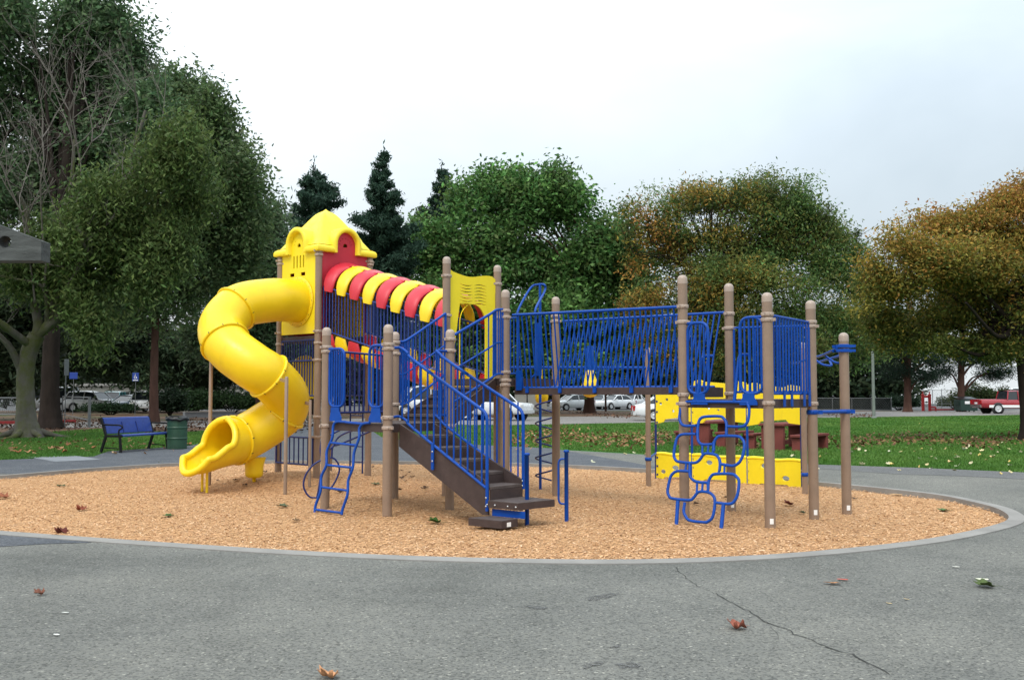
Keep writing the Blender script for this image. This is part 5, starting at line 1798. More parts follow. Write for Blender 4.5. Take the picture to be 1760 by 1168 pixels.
# ---- dark pines under the canopy on the right, shrubs by the dumpster
def side_pine(label, px, Z, seed, pads):
    bl_ = blobs_px(pads, Z, .9, 1.0, seed)
    base = P(px, 700, Z); base.z = .02
    lm = []
    for i, b in enumerate(bl_):
        lm.append((.35 + .6 * min(1, max(0, (b[0].z - 2) / 6)), [base + (b[0] - base) * .5 + V((0, 0, b[0].z * .42)), b[0]], .12))
    tree('pine_tree', label, base, [P(px, 690, Z), P(px, 640, Z), P(px + 2, 580, Z), P(px + 3, 520, Z)], .36, .22, bl_, 17000, .30, [(0.010, 0.022, 0.014), (0.016, 0.034, 0.02), (0.022, 0.042, 0.026)], seed, 'barkred', 'pines in front of the white building', limbs=lm, twig=.35, aspect=.16, per=20, droop=.1)
side_pine('dark pine with straight reddish trunk left of the red valve assembly', 1560, 84, 51, [(1545, 640, 34, 16), (1590, 650, 42, 14), (1560, 610, 60, 18), (1610, 620, 30, 12), (1530, 600, 40, 18), (1575, 585, 60, 16)])
side_pine('dark pine with reddish trunk behind the green dumpster', 1652, 86, 52, [(1625, 640, 26, 10), (1690, 620, 40, 12), (1660, 600, 60, 16), (1720, 640, 26, 14), (1735, 610, 30, 14), (1640, 612, 30, 12), (1690, 645, 22, 8)])
def shrub(label, px, Z, wpx, hpx, seed, pal, group=None, n=5000, size=.22):
    base = P(px, 700, Z); base.z = .02
    k = Z / F
    root = thing('shrub', label, 'shrub', base, group)
    rnd = random.Random(seed)
    bl_ = []
    for i in range(6):
        f = (i - 2.5) / 2.5
        bl_.append((base + V((f * wpx * k * .42, rnd.uniform(-.4, .4), hpx * k * rnd.uniform(.42, .62))), V((wpx * k * .2, wpx * k * .2, hpx * k * .5))))
    mb = MB()
    for b in bl_:
        mb.tube([base + V((0, 0, -.05)), base.lerp(b[0], .5) + V((0, 0, .1)), b[0]], [.05, .035, .015], 6)
    mb.build('stem', M['barkdark'], root)
    foliage('leaves', root, bl_, n, size, pal, seed, twig=.25, aspect=.4, per=10)
SH = [(0.03, 0.055, 0.022), (0.05, 0.075, 0.026), (0.08, 0.085, 0.03)]
shrub('wide olive shrub behind the green dumpster and red pickup', 1690, 91, 90, 42, 61, SH, n=9000)
shrub('low dark shrub at the foot of the white building wall', 1640, 100, 40, 20, 62, SH)
shrub('low green shrub behind the trash barrel, left of the slide', 330, 76, 60, 40, 63, [(0.02, 0.045, 0.018), (0.035, 0.07, 0.022)], n=9000)
shrub('low green shrub between the slide post and a dark trunk', 400, 78, 90, 34, 64, [(0.02, 0.045, 0.018), (0.04, 0.075, 0.026)], n=9000)
shrub('dark low shrub left of the reddish pine trunk', 1545, 92, 60, 24, 65, [(0.012, 0.025, 0.014), (0.02, 0.04, 0.02)])

shrub('low dark green hedge in front of the parked cars, between fence and bench', 190, 72, 75, 16, 66, [(0.012, 0.03, 0.012), (0.025, 0.05, 0.02)], n=7000)
shrub('dark loose bush right behind the trash barrel top', 292, 70, 44, 44, 67, [(0.010, 0.022, 0.012), (0.02, 0.036, 0.018)], n=5000)

# ---- far trees closing the view behind the car park
rf = random.Random(77)
far = [(-120, 640), (10, 630), (130, 640), (250, 630), (370, 640), (500, 620), (600, 610), (690, 600), (780, 590), (880, 600), (980, 590), (1090, 590), (1200, 590), (1300, 590), (1400, 600), (1490, 600)]
names_ = ['behind the far left fence', 'behind the pale trunk', 'behind the parked white vehicle on the left', 'behind the blue parking sign', 'behind the low shrubs left of the slide', 'behind the slide tower', 'behind the tower ladder', 'behind the main stair', 'behind the arch panel', 'behind the beige wall', 'behind the first parked hatchback', 'behind the parked white saloons', 'behind the climbing wall', 'behind the right deck', 'behind the far right post', 'behind the tall grey pole']
for i, (x, y) in enumerate(far):
    Z = 132 + rf.uniform(-4, 8)
    ty = y - rf.uniform(30, 60)
    bl_ = blobs_px([(x, ty + 20, 60, 40), (x - 40, ty + 65, 55, 45), (x + 40, ty + 60, 55, 45), (x, ty + 75, 75, 32), (x, 668, 85, 26), (x - 45, 660, 50, 30), (x + 45, 664, 50, 30)], Z, .8, 1, 100 + i)
    far_tree('background_tree', 'dark far tree %s' % names_[i], x, 660, Z, bl_, 10000, .80, [(0.022, 0.040, 0.022), (0.036, 0.058, 0.028), (0.052, 0.072, 0.034)], 200 + i, 'barkdark', .4, 620, group='dark trees closing the view behind the car park', twig=.9, aspect=.5, per=12)
# ------------------------------------------------------------------ bench
def lin(a, b, n):
    return [a.lerp(b, i / (n - 1)) for i in range(n)]
bench = thing('park_bench', 'blue metal mesh park bench with black arms and legs on the path edge', 'bench', G(235, 776, .04))
bx = V((.28, .96, 0)).normalized(); by = V((.96, -.28, 0)).normalized()     # along the seat, towards the sitter's front
bo_ = G(209, 778, .04)                                             # front corner, near end
BL_ = 1.98
def bpt(a, f, z):
    return bo_ + bx * a - by * (f * 1.12) + V((0, 0, z * 1.09))
mb = MB()
sec = [(.00, .40), (.015, .435), (.05, .445), (.20, .43), (.38, .415), (.44, .42)]
vs = []
prof = [(.0, .385), (.0, .42), (.03, .445), (.10, .445), (.25, .43), (.42, .42), (.42, .405), (.25, .412), (.10, .425), (.04, .42), (.025, .385)]
mb.prism([bpt(.04, f, z) for f, z in prof], bx * (BL_ - .08))
mb.build('seat', M['benchblue'], bench)
mb = MB()
prof = [(.44, .46), (.52, .72), (.555, .82), (.60, .845), (.62, .82), (.60, .80), (.57, .79), (.535, .70), (.455, .45)]
mb.prism([bpt(.04, f, z) for f, z in prof], bx * (BL_ - .08))
bk = mb.build('backrest', M['benchblue'], bench)
mb = MB()
for a in (BL_ * .36, BL_ * .66):
    mb.bar(bpt(a, .435, .46), bpt(a, .515, .73), .03, .018)
mb.build('strap', M['navy'], bk)
for a in (.0, BL_):
    mb = MB()
    mb.bar(bpt(a, .06, .40), bpt(a, .02, .0), .05, .06); mb.bar(bpt(a, .44, .42), bpt(a, .58, .0), .05, .06)
    mb.bar(bpt(a, .0, .40), bpt(a, .46, .40), .05, .06); mb.bar(bpt(a, .44, .40), bpt(a, .60, .84), .05, .05)
    mb.bar(bpt(a, .05, .03), bpt(a, .0, .0), .07, .03)
    mb.bar(bpt(a, .10, .10), bpt(a, .53, .12), .04, .025)
    mb.build('leg_frame', M['black'], bench)
    mb = MB()
    mb.tube(smooth_path([bpt(a, .52, .68), bpt(a, .30, .67), bpt(a, .08, .665), bpt(a, .0, .63), bpt(a, .02, .58), bpt(a, .08, .55), bpt(a, .09, .46), bpt(a, .08, .42)], 5), .022, 8)
    mb.build('armrest', M['black'], bench)
# ------------------------------------------------------------------ trash barrel
bc_ = G(304, 771, .04)
br = thing('trash_barrel', 'dark green steel drum trash barrel with black bag behind the bench end', 'trash can', bc_)
mb = MB()
R_ = .275
prof = [(R_ - .015, 0), (R_, .01), (R_, .03), (R_, .262), (R_, .27)] + [(R_ + .012, .285), (R_ + .016, .30), (R_ + .012, .315), (R_, .33), (R_, .338)] + [(R_, .562), (R_, .57), (R_ + .012, .585), (R_ + .016, .60), (R_ + .012, .615), (R_, .63), (R_, .638), (R_, .85), (R_, .86), (R_ + .012, .875), (R_ - .01, .88), (R_ - .02, .78)]
mb.lathe(bc_, prof, 28); mb.build('drum', M['barrel'], br)
mb = MB()
rr = random.Random(3)
mb.tube([bc_ + V((math.cos(a) * (R_ + .012), math.sin(a) * (R_ + .012), .85 + rr.uniform(-.05, .03))) for a in [2 * PI * k / 18 for k in range(18)]], .045, 8, True)
mb.lathe(bc_, [(R_ - .01, .90), (R_ - .06, .93), (.1, .90), (.0001, .93)], 14)
mb.build('bin_liner', M['bag'], br)

# ------------------------------------------------------------------ weathered beam on its post at the left
bz0 = P(0, 448, 7.0)
tb_ = thing('timber_beam', 'weathered grey timber beam end with a round hole, jutting in at upper left', 'timber beam', V((-5.4, 7.0, 0)))
e1_ = P(78, 450, 7.0); z_lo = e1_.z; 
pt = lambda x, z: V((x, 6.93, z))
tipx = e1_.x; tz = P(78, 416, 7.0).z; x0_ = P(0, 448, 7).x; z0t = P(0, 387, 7).z
sl_ = (tz - z0t) / (tipx - x0_)
ztop = z0t + .06
xt = x0_ + (ztop - z0t) / sl_
hx = P(17, 418, 7).x; hz = P(17, 418, 7).z
hole = [pt(hx + .046 * math.cos(2 * PI * k / 18), hz + .043 * math.sin(2 * PI * k / 18)) for k in range(18)]
mb = MB()
mb.prism([pt(-6.6, z_lo), pt(tipx, z_lo), pt(tipx, tz), pt(xt, ztop), pt(-6.6, ztop)], (0, .14, 0), [hole])
mb.build('beam', M['wood'], tb_, bevel=.004)
mb = MB(); mb.bar(V((hx - .02, 7.02, hz + .02)), V((hx + .06, 6.95, hz - .03)), .012, .012)
mb.box(V((-5.6, 7.16, 1.32)), (.14, .14, 2.64)); mb.box(V((-6.3, 7.16, 1.32)), (.14, .14, 2.64))
mb.build('post', M['wood'], tb_, bevel=.004)

# ------------------------------------------------------------------ picnic tables
def picnic(label, base, axd):
    root = thing('picnic_table', label, 'picnic table', base, 'red picnic tables on the lawn')
    a = V(axd).normalized(); s = V((a.y, -a.x, 0)) 
    B = lambda al, sd, z: base + a * al + s * sd + V((0, 0, z))
    mb = MB(); mb.box(B(.95, 0, .715), (1.95, .78, .075), (a, s, Z3)); mb.build('table_top', M['picnic'], root, bevel=.015)
    for al in (.06, 1.75):
        mb = MB(); mb.box(B(al + .05, 0, .338), (.13, .66, .677), (a, s, Z3)); mb.build('leg', M['picnic'], root, bevel=.012)
    for sg in (-1, 1):
        mb = MB(); mb.box(B(.95, sg * .70, .415), (1.9, .30, .07), (a, s, Z3)); bn_ = mb.build('bench_seat', M['picnic'], root, bevel=.012)
        for al in (.10, 1.72):
            mb = MB(); mb.box(B(al + .05, sg * .70, .19), (.13, .28, .38), (a, s, Z3)); mb.build('leg', M['picnic'], bn_, bevel=.01)
    mb = MB(); mb.box(B(.95, 0, .20), (1.6, .10, .12), (a, s, Z3)); mb.build('stretcher', M['picnic'], root)
picnic('nearer of two red concrete picnic tables, behind the right part of the climbing wall', G(1326, 774, .02), (.66, .75, 0))
picnic('red concrete picnic table on the lawn, farther left one behind the block climber', G(1200, 767, .02), (.66, .75, 0))

# ------------------------------------------------------------------ signs, poles, fences, walls
def sign(name, label, cat, p, h, wd, hh, m, yaw=0.0, symbol=False, thick=.02, rad=.025, group=None):
    root = thing(name, label, cat, p, group)
    mb = MB(); mb.tube([p + V((0, 0, -.1)), p + V((0, 0, h))], rad, 8); mb.build('pole', M['galv'], root)
    d = V((math.cos(yaw), math.sin(yaw), 0)); nr = V((d.y, -d.x, 0))
    mb = MB(); c = p + V((0, 0, h - hh / 2 + .02)) + nr * (rad + thick)
    mb.box(c, (wd, thick, hh), (d, nr, Z3)); pl = mb.build('panel', m, root, bevel=.01)
    if symbol:
        mb = MB()
        f = c + nr * (thick * .5 + .004)
        Q = lambda x, z: f + d * x * wd + V((0, 0, z * hh))
        mb.tube([Q(-.02, .34), Q(.0, .36)], .035, 8)
        mb.tube([Q(-.03, .26), Q(-.02, .02), Q(.14, .02), Q(.22, -.18)], .022, 6)
        mb.tube([Q(-.03 + .17 * math.cos(math.radians(a)), -.04 + .16 * math.sin(math.radians(a))) for a in range(110, 350, 20)], .020, 6)
        mb.box(Q(0, -.38), (wd * .8, .004, hh * .1), (d, nr, Z3))
        mb.build('symbol', M['signwhite'], pl)
    return root
pz = G(232, 713.5, .03)
sign('parking_sign', 'blue accessible parking sign on a thin pole behind the bench', 'sign', pz, P(232, 641.5, pz.y).z, 11 * pz.y / F, 14.5 * pz.y / F, M['signblue'], 0, True)
pz = G(125, 713, .03)
sign('parking_sign', 'faint blue parking sign in deep shade right of the dark trunk', 'sign', pz, P(125, 641, pz.y).z, 13 * pz.y / F, 11 * pz.y / F, M['signblue'], .2)
pz = G(111, 735, .03)
sign('notice_board', 'tall narrow grey sign seen from behind beside the dark trunk', 'sign', pz, P(109, 619, pz.y).z, .22, 28 * pz.y / F, M['galv'], .9)
pp_ = G(1502, 718.2, .03)
rt = thing('street_pole', 'slim grey-green pole standing by the road, right of the play structure', 'pole', pp_)
mb = MB(); tz_ = P(1502, 606, pp_.y).z
mb.tube([pp_ + V((0, 0, -.1)), pp_ + V((0, 0, tz_))], [.105, .085], 12); mb.build('shaft', M['pole'], rt)
mb = MB(); mb.lathe(pp_, [(.17, 0), (.17, .08), (.12, .12)], 12); mb.build('base', M['pole'], rt)
mb = MB(); mb.lathe(pp_ + V((0, 0, tz_)), [(.09, -.02), (.09, .03), (.0001, .07)], 12); mb.box(pp_ + V((.11, 0, 1.35)), (.06, .05, .14)); mb.build('cap', M['pole'], rt)

def pipe_fence(label, a, b, posts, zt, zb, group, mesh_=True, m='galv', rp=.035, rr_=.025, wide_last=False, screen=False):
    a = V(a); b = V(b)
    root = thing('pipe_fence', label, 'fence', a.lerp(b, .5), group)
    for i in range(posts):
        p = a.lerp(b, i / max(1, posts - 1))
        r = rp * (1.9 if (wide_last and i == posts - 1) else 1)
        mb = MB(); mb.tube([p + V((0, 0, -.1)), p + V((0, 0, zt + .04))], r, 10); mb.build('post', M[m], root)
    for z in (zt, zb):
        mb = MB(); mb.tube([a + V((0, 0, z)), b + V((0, 0, z))], rr_, 8); mb.build('rail', M[m], root)
    if screen:
        mb = MB(); mb.bar(a + V((0, .05, (zt + zb) / 2)), b + V((0, .05, (zt + zb) / 2)), .02, zt - zb - .06); mb.build('privacy_screen', M['darkscreen'], root)
    if mesh_:
        mb = MB(); L = (b - a).length; d = (b - a).normalized()
        k = int(L / .14)
        for i in range(k):
            p = a + d * (i + .5) * L / k
            for sg in (-1, 1):
                q = a + d * min(max((i + .5) * L / k + sg * (zt - zb) * .6, 0), L)
                mb.tube([p + V((0, 0, zb)), q + V((0, 0, zt))], .006, 3, caps=False)
        mb.build('chain_mesh', M[m], root)
pipe_fence('grey pipe rail fence panel between the dark trunk and the bench', G(107, 722), G(153, 735), 2, 1.42, .36, 'grey pipe fences on the left', False, wide_last=True)
pipe_fence('grey pipe and mesh fence at the left edge, left of the pale trunk', G(-60, 733), G(34, 735), 3, 1.40, .62, 'grey pipe fences on the left')
a_, b_ = V((26, 92, .03)), V((36.5, 91, .03))
root_args = (P(1398, 700, 90), P(1532, 700, 88))
fa, fb = root_args; fa.z = fb.z = .03
pipe_fence('dark chain link fence along the far kerb right of the right deck', fa, fb, 5, 1.15, .10, 'chain link fences by the car park', True, rp=.04, screen=True)
fa, fb = P(1588, 700, 96), P(1650, 700, 95); fa.z = fb.z = .03
pipe_fence('chain link fence in front of the white building', fa, fb, 5, 1.9, .55, 'chain link fences by the car park', True, rp=.03, rr_=.02)
def wall(name, label, cat, a, b, th, h, m, capm=None):
    a = V(a); b = V(b); c = a.lerp(b, .5)
    root = thing(name, label, cat, c)
    mb = MB(); mb.bar(a + V((0, 0, h / 2)), b + V((0, 0, h / 2)), th, h); mb.build('wall', m, root)
    if capm:
        mb = MB(); mb.bar(a + V((0, 0, h + .03)), b + V((0, 0, h + .03)), th + .1, .06); mb.build('coping', capm, root)
    return root
a, b = P(316, 714, 64), P(402, 714, 66); a.z = b.z = .03
wall('planter_wall', 'low pale concrete planter wall behind the trash barrel', 'low wall', a, b, .4, .34, M['slab'], M['concrete'])
# small beige building with a dark freestanding lamp post in front
a = P(893, 700, 96); b = P(932, 700, 95); a.z = b.z = .03
bb_ = thing('utility_building', 'small beige flat-roofed utility building under the bridge, behind the corkscrew pole', 'building', a.lerp(b, .5))
mb = MB(); c = a.lerp(b, .5) + V((0, 1.6, .85)); mb.box(c, ((b - a).length * 1.3, 3.0, 1.7)); mb.build('wall', M['beige'], bb_)
mb = MB(); mb.box(c + V((0, 0, .93)), ((b - a).length * 1.3 + .3, 3.3, .14)); mb.build('roof', M['concrete'], bb_)
mb = MB(); mb.box(c + V((.35, -1.51, -.2)), (.8, .03, 1.3)); mb.build('door', M['beige'], bb_)
q = P(906, 706, 89); q.z = .03
wp_ = thing('stand_post', 'dark post on a cone-shaped foot in front of the beige utility building', 'post', q)
mb = MB(); mb.lathe(q, [(.32, 0), (.28, .08), (.12, .4), (.06, .6), (.05, 1.55), (.0001, 1.57)], 12); mb.build('post', M['black'], wp_)
mb = MB(); mb.box(q + V((0, 0, 1.62)), (1.5, .12, .10)); mb.build('cross_arm', M['black'], wp_)
q = P(1041, 707, 86); q.z = .03
wp_ = thing('timber_post', 'plain brown timber post between the parked cars', 'post', q)
mb = MB(); mb.box(q + V((0, 0, .75)), (.17, .17, 1.5)); mb.lathe(q + V((0, 0, 1.5)), [(.085, 0), (.0001, .06)], 4); mb.build('shaft', M['barkred'], wp_)

# red valve assembly
q = P(1594, 704, 88); q.z = .03
rv = thing('standpipe', 'red double standpipe valve assembly in front of the white building', 'standpipe', q)
mb = MB()
for x in (-.38, .22):
    mb.tube([q + V((x, 0, 0)), q + V((x, 0, 1.45))], .13, 10)
mb.tube([q + V((-.38, 0, 1.30)), q + V((.22, 0, 1.30))], .11, 10)
mb.tube(round_path([q + V((.22, 0, .35)), q + V((.75, 0, .35)), q + V((.75, 0, 0))], .12), .08, 10)
mb.build('pipe', M['hydrant'], rv)
for x in (-.38, .22):
    mb = MB(); mb.lathe(q + V((x, 0, 1.45)), [(.16, 0), (.16, .06), (.05, .08), (.05, .25), (.13, .26), (.13, .29), (.0001, .3)], 12); mb.build('hand_wheel', M['hydrant'], rv)

# dumpster
q = P(1666, 708, 84); q.z = .03
dp_ = thing('dumpster', 'dark green steel dumpster with white and yellow stickers, left of the red pickup', 'dumpster', q)
k = 84 / F
mb = MB(); wv_ = 29 * k
mb.prism([q + V((-wv_ / 2, 0, .12)), q + V((wv_ / 2, 0, .12)), q + V((wv_ / 2, 0, 1.05)), q + V((-wv_ / 2, 0, 1.05))], (0, 1.3, 0)); mb.build('body', M['dumpster'], dp_, bevel=.02)
mb = MB(); mb.prism([q + V((-wv_ / 2 - .03, -.04, 1.06)), q + V((wv_ / 2 + .03, -.04, 1.06)), q + V((wv_ / 2 + .03, 1.36, 1.26)), q + V((-wv_ / 2 - .03, 1.36, 1.26))], (0, 0, .04)); mb.build('lid', M['bag'], dp_)
mb = MB()
for x in (-wv_ / 2 - .03, wv_ / 2 + .03):
    mb.box(q + V((x, .6, .7)), (.06, .7, .16))
for x in (-.5, .5):
    for y in (.2, 1.1):
        mb.lathe(q + V((x, y, .0)), [(.06, 0), (.06, .13)], 8)
mb.build('side_pocket', M['dumpster'], dp_)
mb = MB(); mb.box(q + V((-.15, -.008, .80)), (.42, .008, .24)); mb.build('sticker', M['signwhite'], dp_)
mb = MB(); mb.box(q + V((.42, -.008, .88)), (.26, .008, .16)); mb.build('sticker', plain('yellow_sticker', (.5, .35, .02)), dp_, 'yellow sticker')

# white building behind the pines, pale building behind the left trees
def building(label, x0, x1, Z, topy, wallm, dep=14, floors=3, nwin=8, seed=0, gable=False):
    a = P(x0, 700, Z); b = P(x1, 700, Z); a.z = b.z = .0
    h = P(x0, topy, Z).z
    root = thing('building', label, 'building', a.lerp(b, .5))
    L = (b - a).length
    mb = MB()
    # front wall with window openings
    holes = []
    fh = h / floors
    for f in range(floors):
        for i in range(nwin):
            x = L * (i + .5) / nwin
            wv = L / nwin * .5
            z0 = fh * f + fh * .35; z1 = fh * f + fh * .75
            holes.append((x - wv / 2, x + wv / 2, z0, z1))
    mb.prism([V((a.x, Z, 0)), V((b.x, Z, 0)), V((b.x, Z, h)), V((a.x, Z, h))], (0, .3, 0), [[V((a.x + x0_, Z, z0)), V((a.x + x1_, Z, z0)), V((a.x + x1_, Z, z1)), V((a.x + x0_, Z, z1))] for x0_, x1_, z0, z1 in holes])
    mb.box(V((a.x + .15, Z + dep / 2 + .3, h / 2)), (.3, dep, h)); mb.box(V((b.x - .15, Z + dep / 2 + .3, h / 2)), (.3, dep, h)); mb.box(V(((a.x + b.x) / 2, Z + dep + .45, h / 2)), (L, .3, h))
    mb.build('wall', wallm, root)
    mb = MB(); mb.box(V(((a.x + b.x) / 2, Z + dep / 2, h + .15)), (L + .8, dep + 1.2, .3)); mb.build('roof', M['concrete'], root)
    for x0_, x1_, z0, z1 in holes:
        mb = MB(); w_ = x1_ - x0_
        for zz in (z0 + .04, z1 - .04):
            mb.box(V((a.x + (x0_ + x1_) / 2, Z + .1, zz)), (w_, .1, .08))
        for xx in (x0_ + .04, (x0_ + x1_) / 2, x1_ - .04):
            mb.box(V((a.x + xx, Z + .1, (z0 + z1) / 2)), (.06, .1, z1 - z0 - .16))
        fo_ = mb.build('window', M['signgrey'], root)
        mb = MB(); mb.box(V((a.x + (x0_ + x1_) / 2, Z + .18, (z0 + z1) / 2)), (w_, .03, z1 - z0)); mb.build('pane', M['glass'], fo_)
building('large plain white building showing through the dark pines on the right', 1535, 1790, 150, 560, M['whitewall'], 14, 2, 0)
building('long cream low building glimpsed behind the parked cars on the left', 90, 500, 118, 663, M['beige'], 12, 1, 14)

# ------------------------------------------------------------------ vehicles
def car_paint(name, c, rough=.28):
    return mat(name, c, rough, .04, 2, 0, 50, .5, 0, .6)
PAINT = {'white': car_paint('white_car_paint', (.72, .74, .75)), 'silver': car_paint('silver_car_paint', (.42, .45, .47)), 'red': car_paint('red_car_paint', (.30, .012, .022)), 'teal': car_paint('teal_car_paint', (.03, .17, .17)), 'blue': car_paint('pale_blue_car_paint', (.16, .22, .28)), 'dark': car_paint('dark_car_paint', (.02, .022, .026)), 'maroon': car_paint('maroon_car_paint', (.09, .01, .015)), 'grey': car_paint('grey_lower_paint', (.55, .56, .56))}
KINDS = {
    # length, width, wheel radius, body stations (x, z_bottom, z_top, halfwidth), cabin (x, z, halfwidth) roof line
    'sedan': dict(L=4.6, W=1.74, wr=.31, ax=(.86, 3.48), body=[(0, .42, .62, .70), (.06, .28, .72, .78), (.7, .24, .84, .85), (1.5, .22, .93, .87), (3.4, .22, .96, .87), (4.2, .26, .96, .83), (4.52, .32, .90, .78), (4.6, .42, .72, .70)], cab=[(1.25, .92, .80), (2.0, 1.38, .62), (2.6, 1.44, .61), (3.3, 1.38, .60), (4.05, .95, .76)]),
    'suv': dict(L=4.7, W=1.84, wr=.37, ax=(.88, 3.62), body=[(0, .5, .80, .78), (.06, .38, .98, .86), (.9, .34, 1.04, .91), (1.4, .32, 1.08, .92), (4.3, .32, 1.10, .92), (4.62, .38, 1.08, .90), (4.7, .5, .95, .85)], cab=[(1.15, 1.06, .86), (1.75, 1.66, .72), (2.6, 1.76, .71), (4.2, 1.72, .70), (4.66, 1.09, .84)]),
    'hatch': dict(L=4.0, W=1.70, wr=.30, ax=(.8, 3.2), body=[(0, .42, .66, .70), (.06, .28, .78, .78), (.8, .24, .90, .84), (1.3, .22, .96, .85), (3.6, .22, 1.0, .85), (3.94, .3, .98, .82), (4.0, .42, .8, .76)], cab=[(.95, .93, .78), (1.7, 1.42, .64), (2.4, 1.50, .63), (3.3, 1.44, .62), (3.9, .99, .76)]),
    'van': dict(L=4.9, W=1.95, wr=.36, ax=(.9, 3.7), body=[(0, .5, .85, .84), (.06, .36, 1.02, .92), (.8, .32, 1.10, .97), (1.0, .30, 1.2, .97), (4.8, .30, 1.25, .97), (4.9, .4, 1.2, .95)], cab=[(.7, 1.10, .92), (1.5, 2.0, .84), (2.2, 2.12, .84), (4.6, 2.12, .84), (4.86, 1.24, .92)]),
    'pickup': dict(L=5.6, W=1.95, wr=.39, ax=(1.0, 4.35), body=[(0, .6, .95, .86), (.06, .46, 1.02, .94), (.9, .44, 1.06, .97), (1.6, .42, 1.10, .97), (3.3, .42, 1.10, .97), (5.5, .46, 1.10, .97), (5.6, .55, 1.08, .95)], cab=[(1.4, 1.08, .90), (2.0, 1.70, .76), (2.5, 1.78, .76), (3.45, 1.76, .76), (3.58, 1.10, .90)]),
}
def vehicle(kind, colour, label, cat, loc, yaw, group=None, lower=None, name=None):
    """built with its nose at local x=0 pointing to -x, then turned by yaw about its middle"""
    K = KINDS[kind]
    L = K['L']
    root = thing(name or ('parked_' + cat.replace(' ', '_')), label, cat, (0, 0, 0), group)
    pm = PAINT[colour]
    cx = L / 2
    sh = lambda x, y, z: V((x - cx, y, z))
    mb = MB()
    rows = []
    for (x, zb, zt, hw) in K['body']:
        zm = zb + (zt - zb) * .55
        r = [(hw * .90, zb), (hw, zb + .10), (hw * 1.0, zm), (hw * .97, zt - .08), (hw * .90, zt), (hw * .5, zt + .025), (0, zt + .035)]
        rows.append([sh(x, y, z) for y, z in r] + [sh(x, -y, z) for y, z in r[-2::-1]])
    n_ = len(rows[0])
    vv = [p for r in rows for p in r]
    ff = [(i * n_ + j, i * n_ + j + 1, (i + 1) * n_ + j + 1, (i + 1) * n_ + j) for i in range(len(rows) - 1) for j in range(n_ - 1)]
    ff += [(i * n_ + n_ - 1, i * n_, (i + 1) * n_, (i + 1) * n_ + n_ - 1) for i in range(len(rows) - 1)]
    mb.add(vv, ff, True)
    mb.add(rows[0], [tuple(range(n_))]); mb.add(rows[-1], [tuple(range(n_))[::-1]])
    # roof and pillars in body colour
    cab = K['cab']
    top = [c for c in cab if c[1] > cab[0][1] + .3]
    rf_ = []
    for (x, z, hw) in top:
        rf_.append([sh(x, hw + .015, z - .05), sh(x, hw - .06, z + .015), sh(x, 0, z + .04), sh(x, -hw + .06, z + .015), sh(x, -hw - .015, z - .05)])
    vv = [p for r in rf_ for p in r]
    mb.add(vv, [(i * 5 + j, i * 5 + j + 1, (i + 1) * 5 + j + 1, (i + 1) * 5 + j) for i in range(len(rf_) - 1) for j in range(4)], True)
    for s in (-1, 1):
        for i0, i1 in ((0, 1), (len(cab) - 1, len(cab) - 2)):
            p = cab[i0]; q_ = cab[i1]
            mb.tube([sh(p[0], s * (p[2] + .01), p[1] - .02), sh(q_[0], s * (q_[2] + .01), q_[1])], .05, 6)
        xm = L * (.56 if kind != 'pickup' else .485)
        zr = [c for c in cab if c[0] <= xm][-1]
        mb.tube([sh(xm, s * (cab[0][2] + .03), cab[0][1]), sh(xm, s * (zr[2] + .02), zr[1] - .02)], .045, 6)
        if kind in ('suv', 'van', 'hatch'):
            xm = L * .80
            mb.tube([sh(xm, s * (cab[0][2] + .03), cab[0][1]), sh(xm, s * (zr[2] + .02), zr[1] - .03)], .06, 6)
    body = mb.build('body', pm, root)
    # glass cabin
    mb = MB()
    rows = [[sh(x, hw if i in (0, len(cab) - 1) else hw, z - (.02 if 0 < i < len(cab) - 1 else 0)), sh(x, -hw, z - (.02 if 0 < i < len(cab) - 1 else 0))] for i, (x, z, hw) in enumerate(cab)]
    zb_ = cab[0][1] - .05; hwb = cab[0][2] + .02
    low_ = [[sh(x, min(hwb, hw + .12 + .02), zb_), sh(x, -min(hwb, hw + .14), zb_)] for (x, z, hw) in cab]
    vv = []
    for r, l in zip(rows, low_):
        vv += [l[0], r[0], r[1], l[1]]
    ff = [(i * 4 + j, i * 4 + j + 1, (i + 1) * 4 + j + 1, (i + 1) * 4 + j) for i in range(len(cab) - 1) for j in range(3)]
    mb.add(vv, ff)
    mb.build('window', M['glass'], root)
    for ax in K['ax']:
        for s in (-1, 1):
            hw = K['W'] / 2
            mb = MB(); c = sh(ax, s * (hw - .165), K['wr'])
            w_ = K['wr']
            mb.lathe(c, [(w_ * .62, -.01), (w_ * .92, -.01), (w_, .03), (w_, .17), (w_ * .97, .20), (w_ * .93, .21), (w_ * .62, .21)], 22, axis=V((0, s, 0)), cap=False)
            wh = mb.build('wheel', M['tyre'], root)
            mb = MB()
            mb.lathe(c, [(w_ * .66, .10), (w_ * .66, .216), (w_ * .58, .216), (w_ * .55, .18), (w_ * .3, .19), (w_ * .2, .215), (.0001, .218)], 18, axis=V((0, s, 0)))
            mb.build('rim', M['rim'], wh)
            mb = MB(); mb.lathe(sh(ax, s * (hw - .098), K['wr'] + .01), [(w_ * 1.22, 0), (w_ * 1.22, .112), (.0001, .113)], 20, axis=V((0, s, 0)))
            mb.build('wheel_arch', M['gap'], root)  # flat dark disc on the uncut body, coloured as the shade inside the arch
    b0 = K['body'][1]; b1 = K['body'][-2]
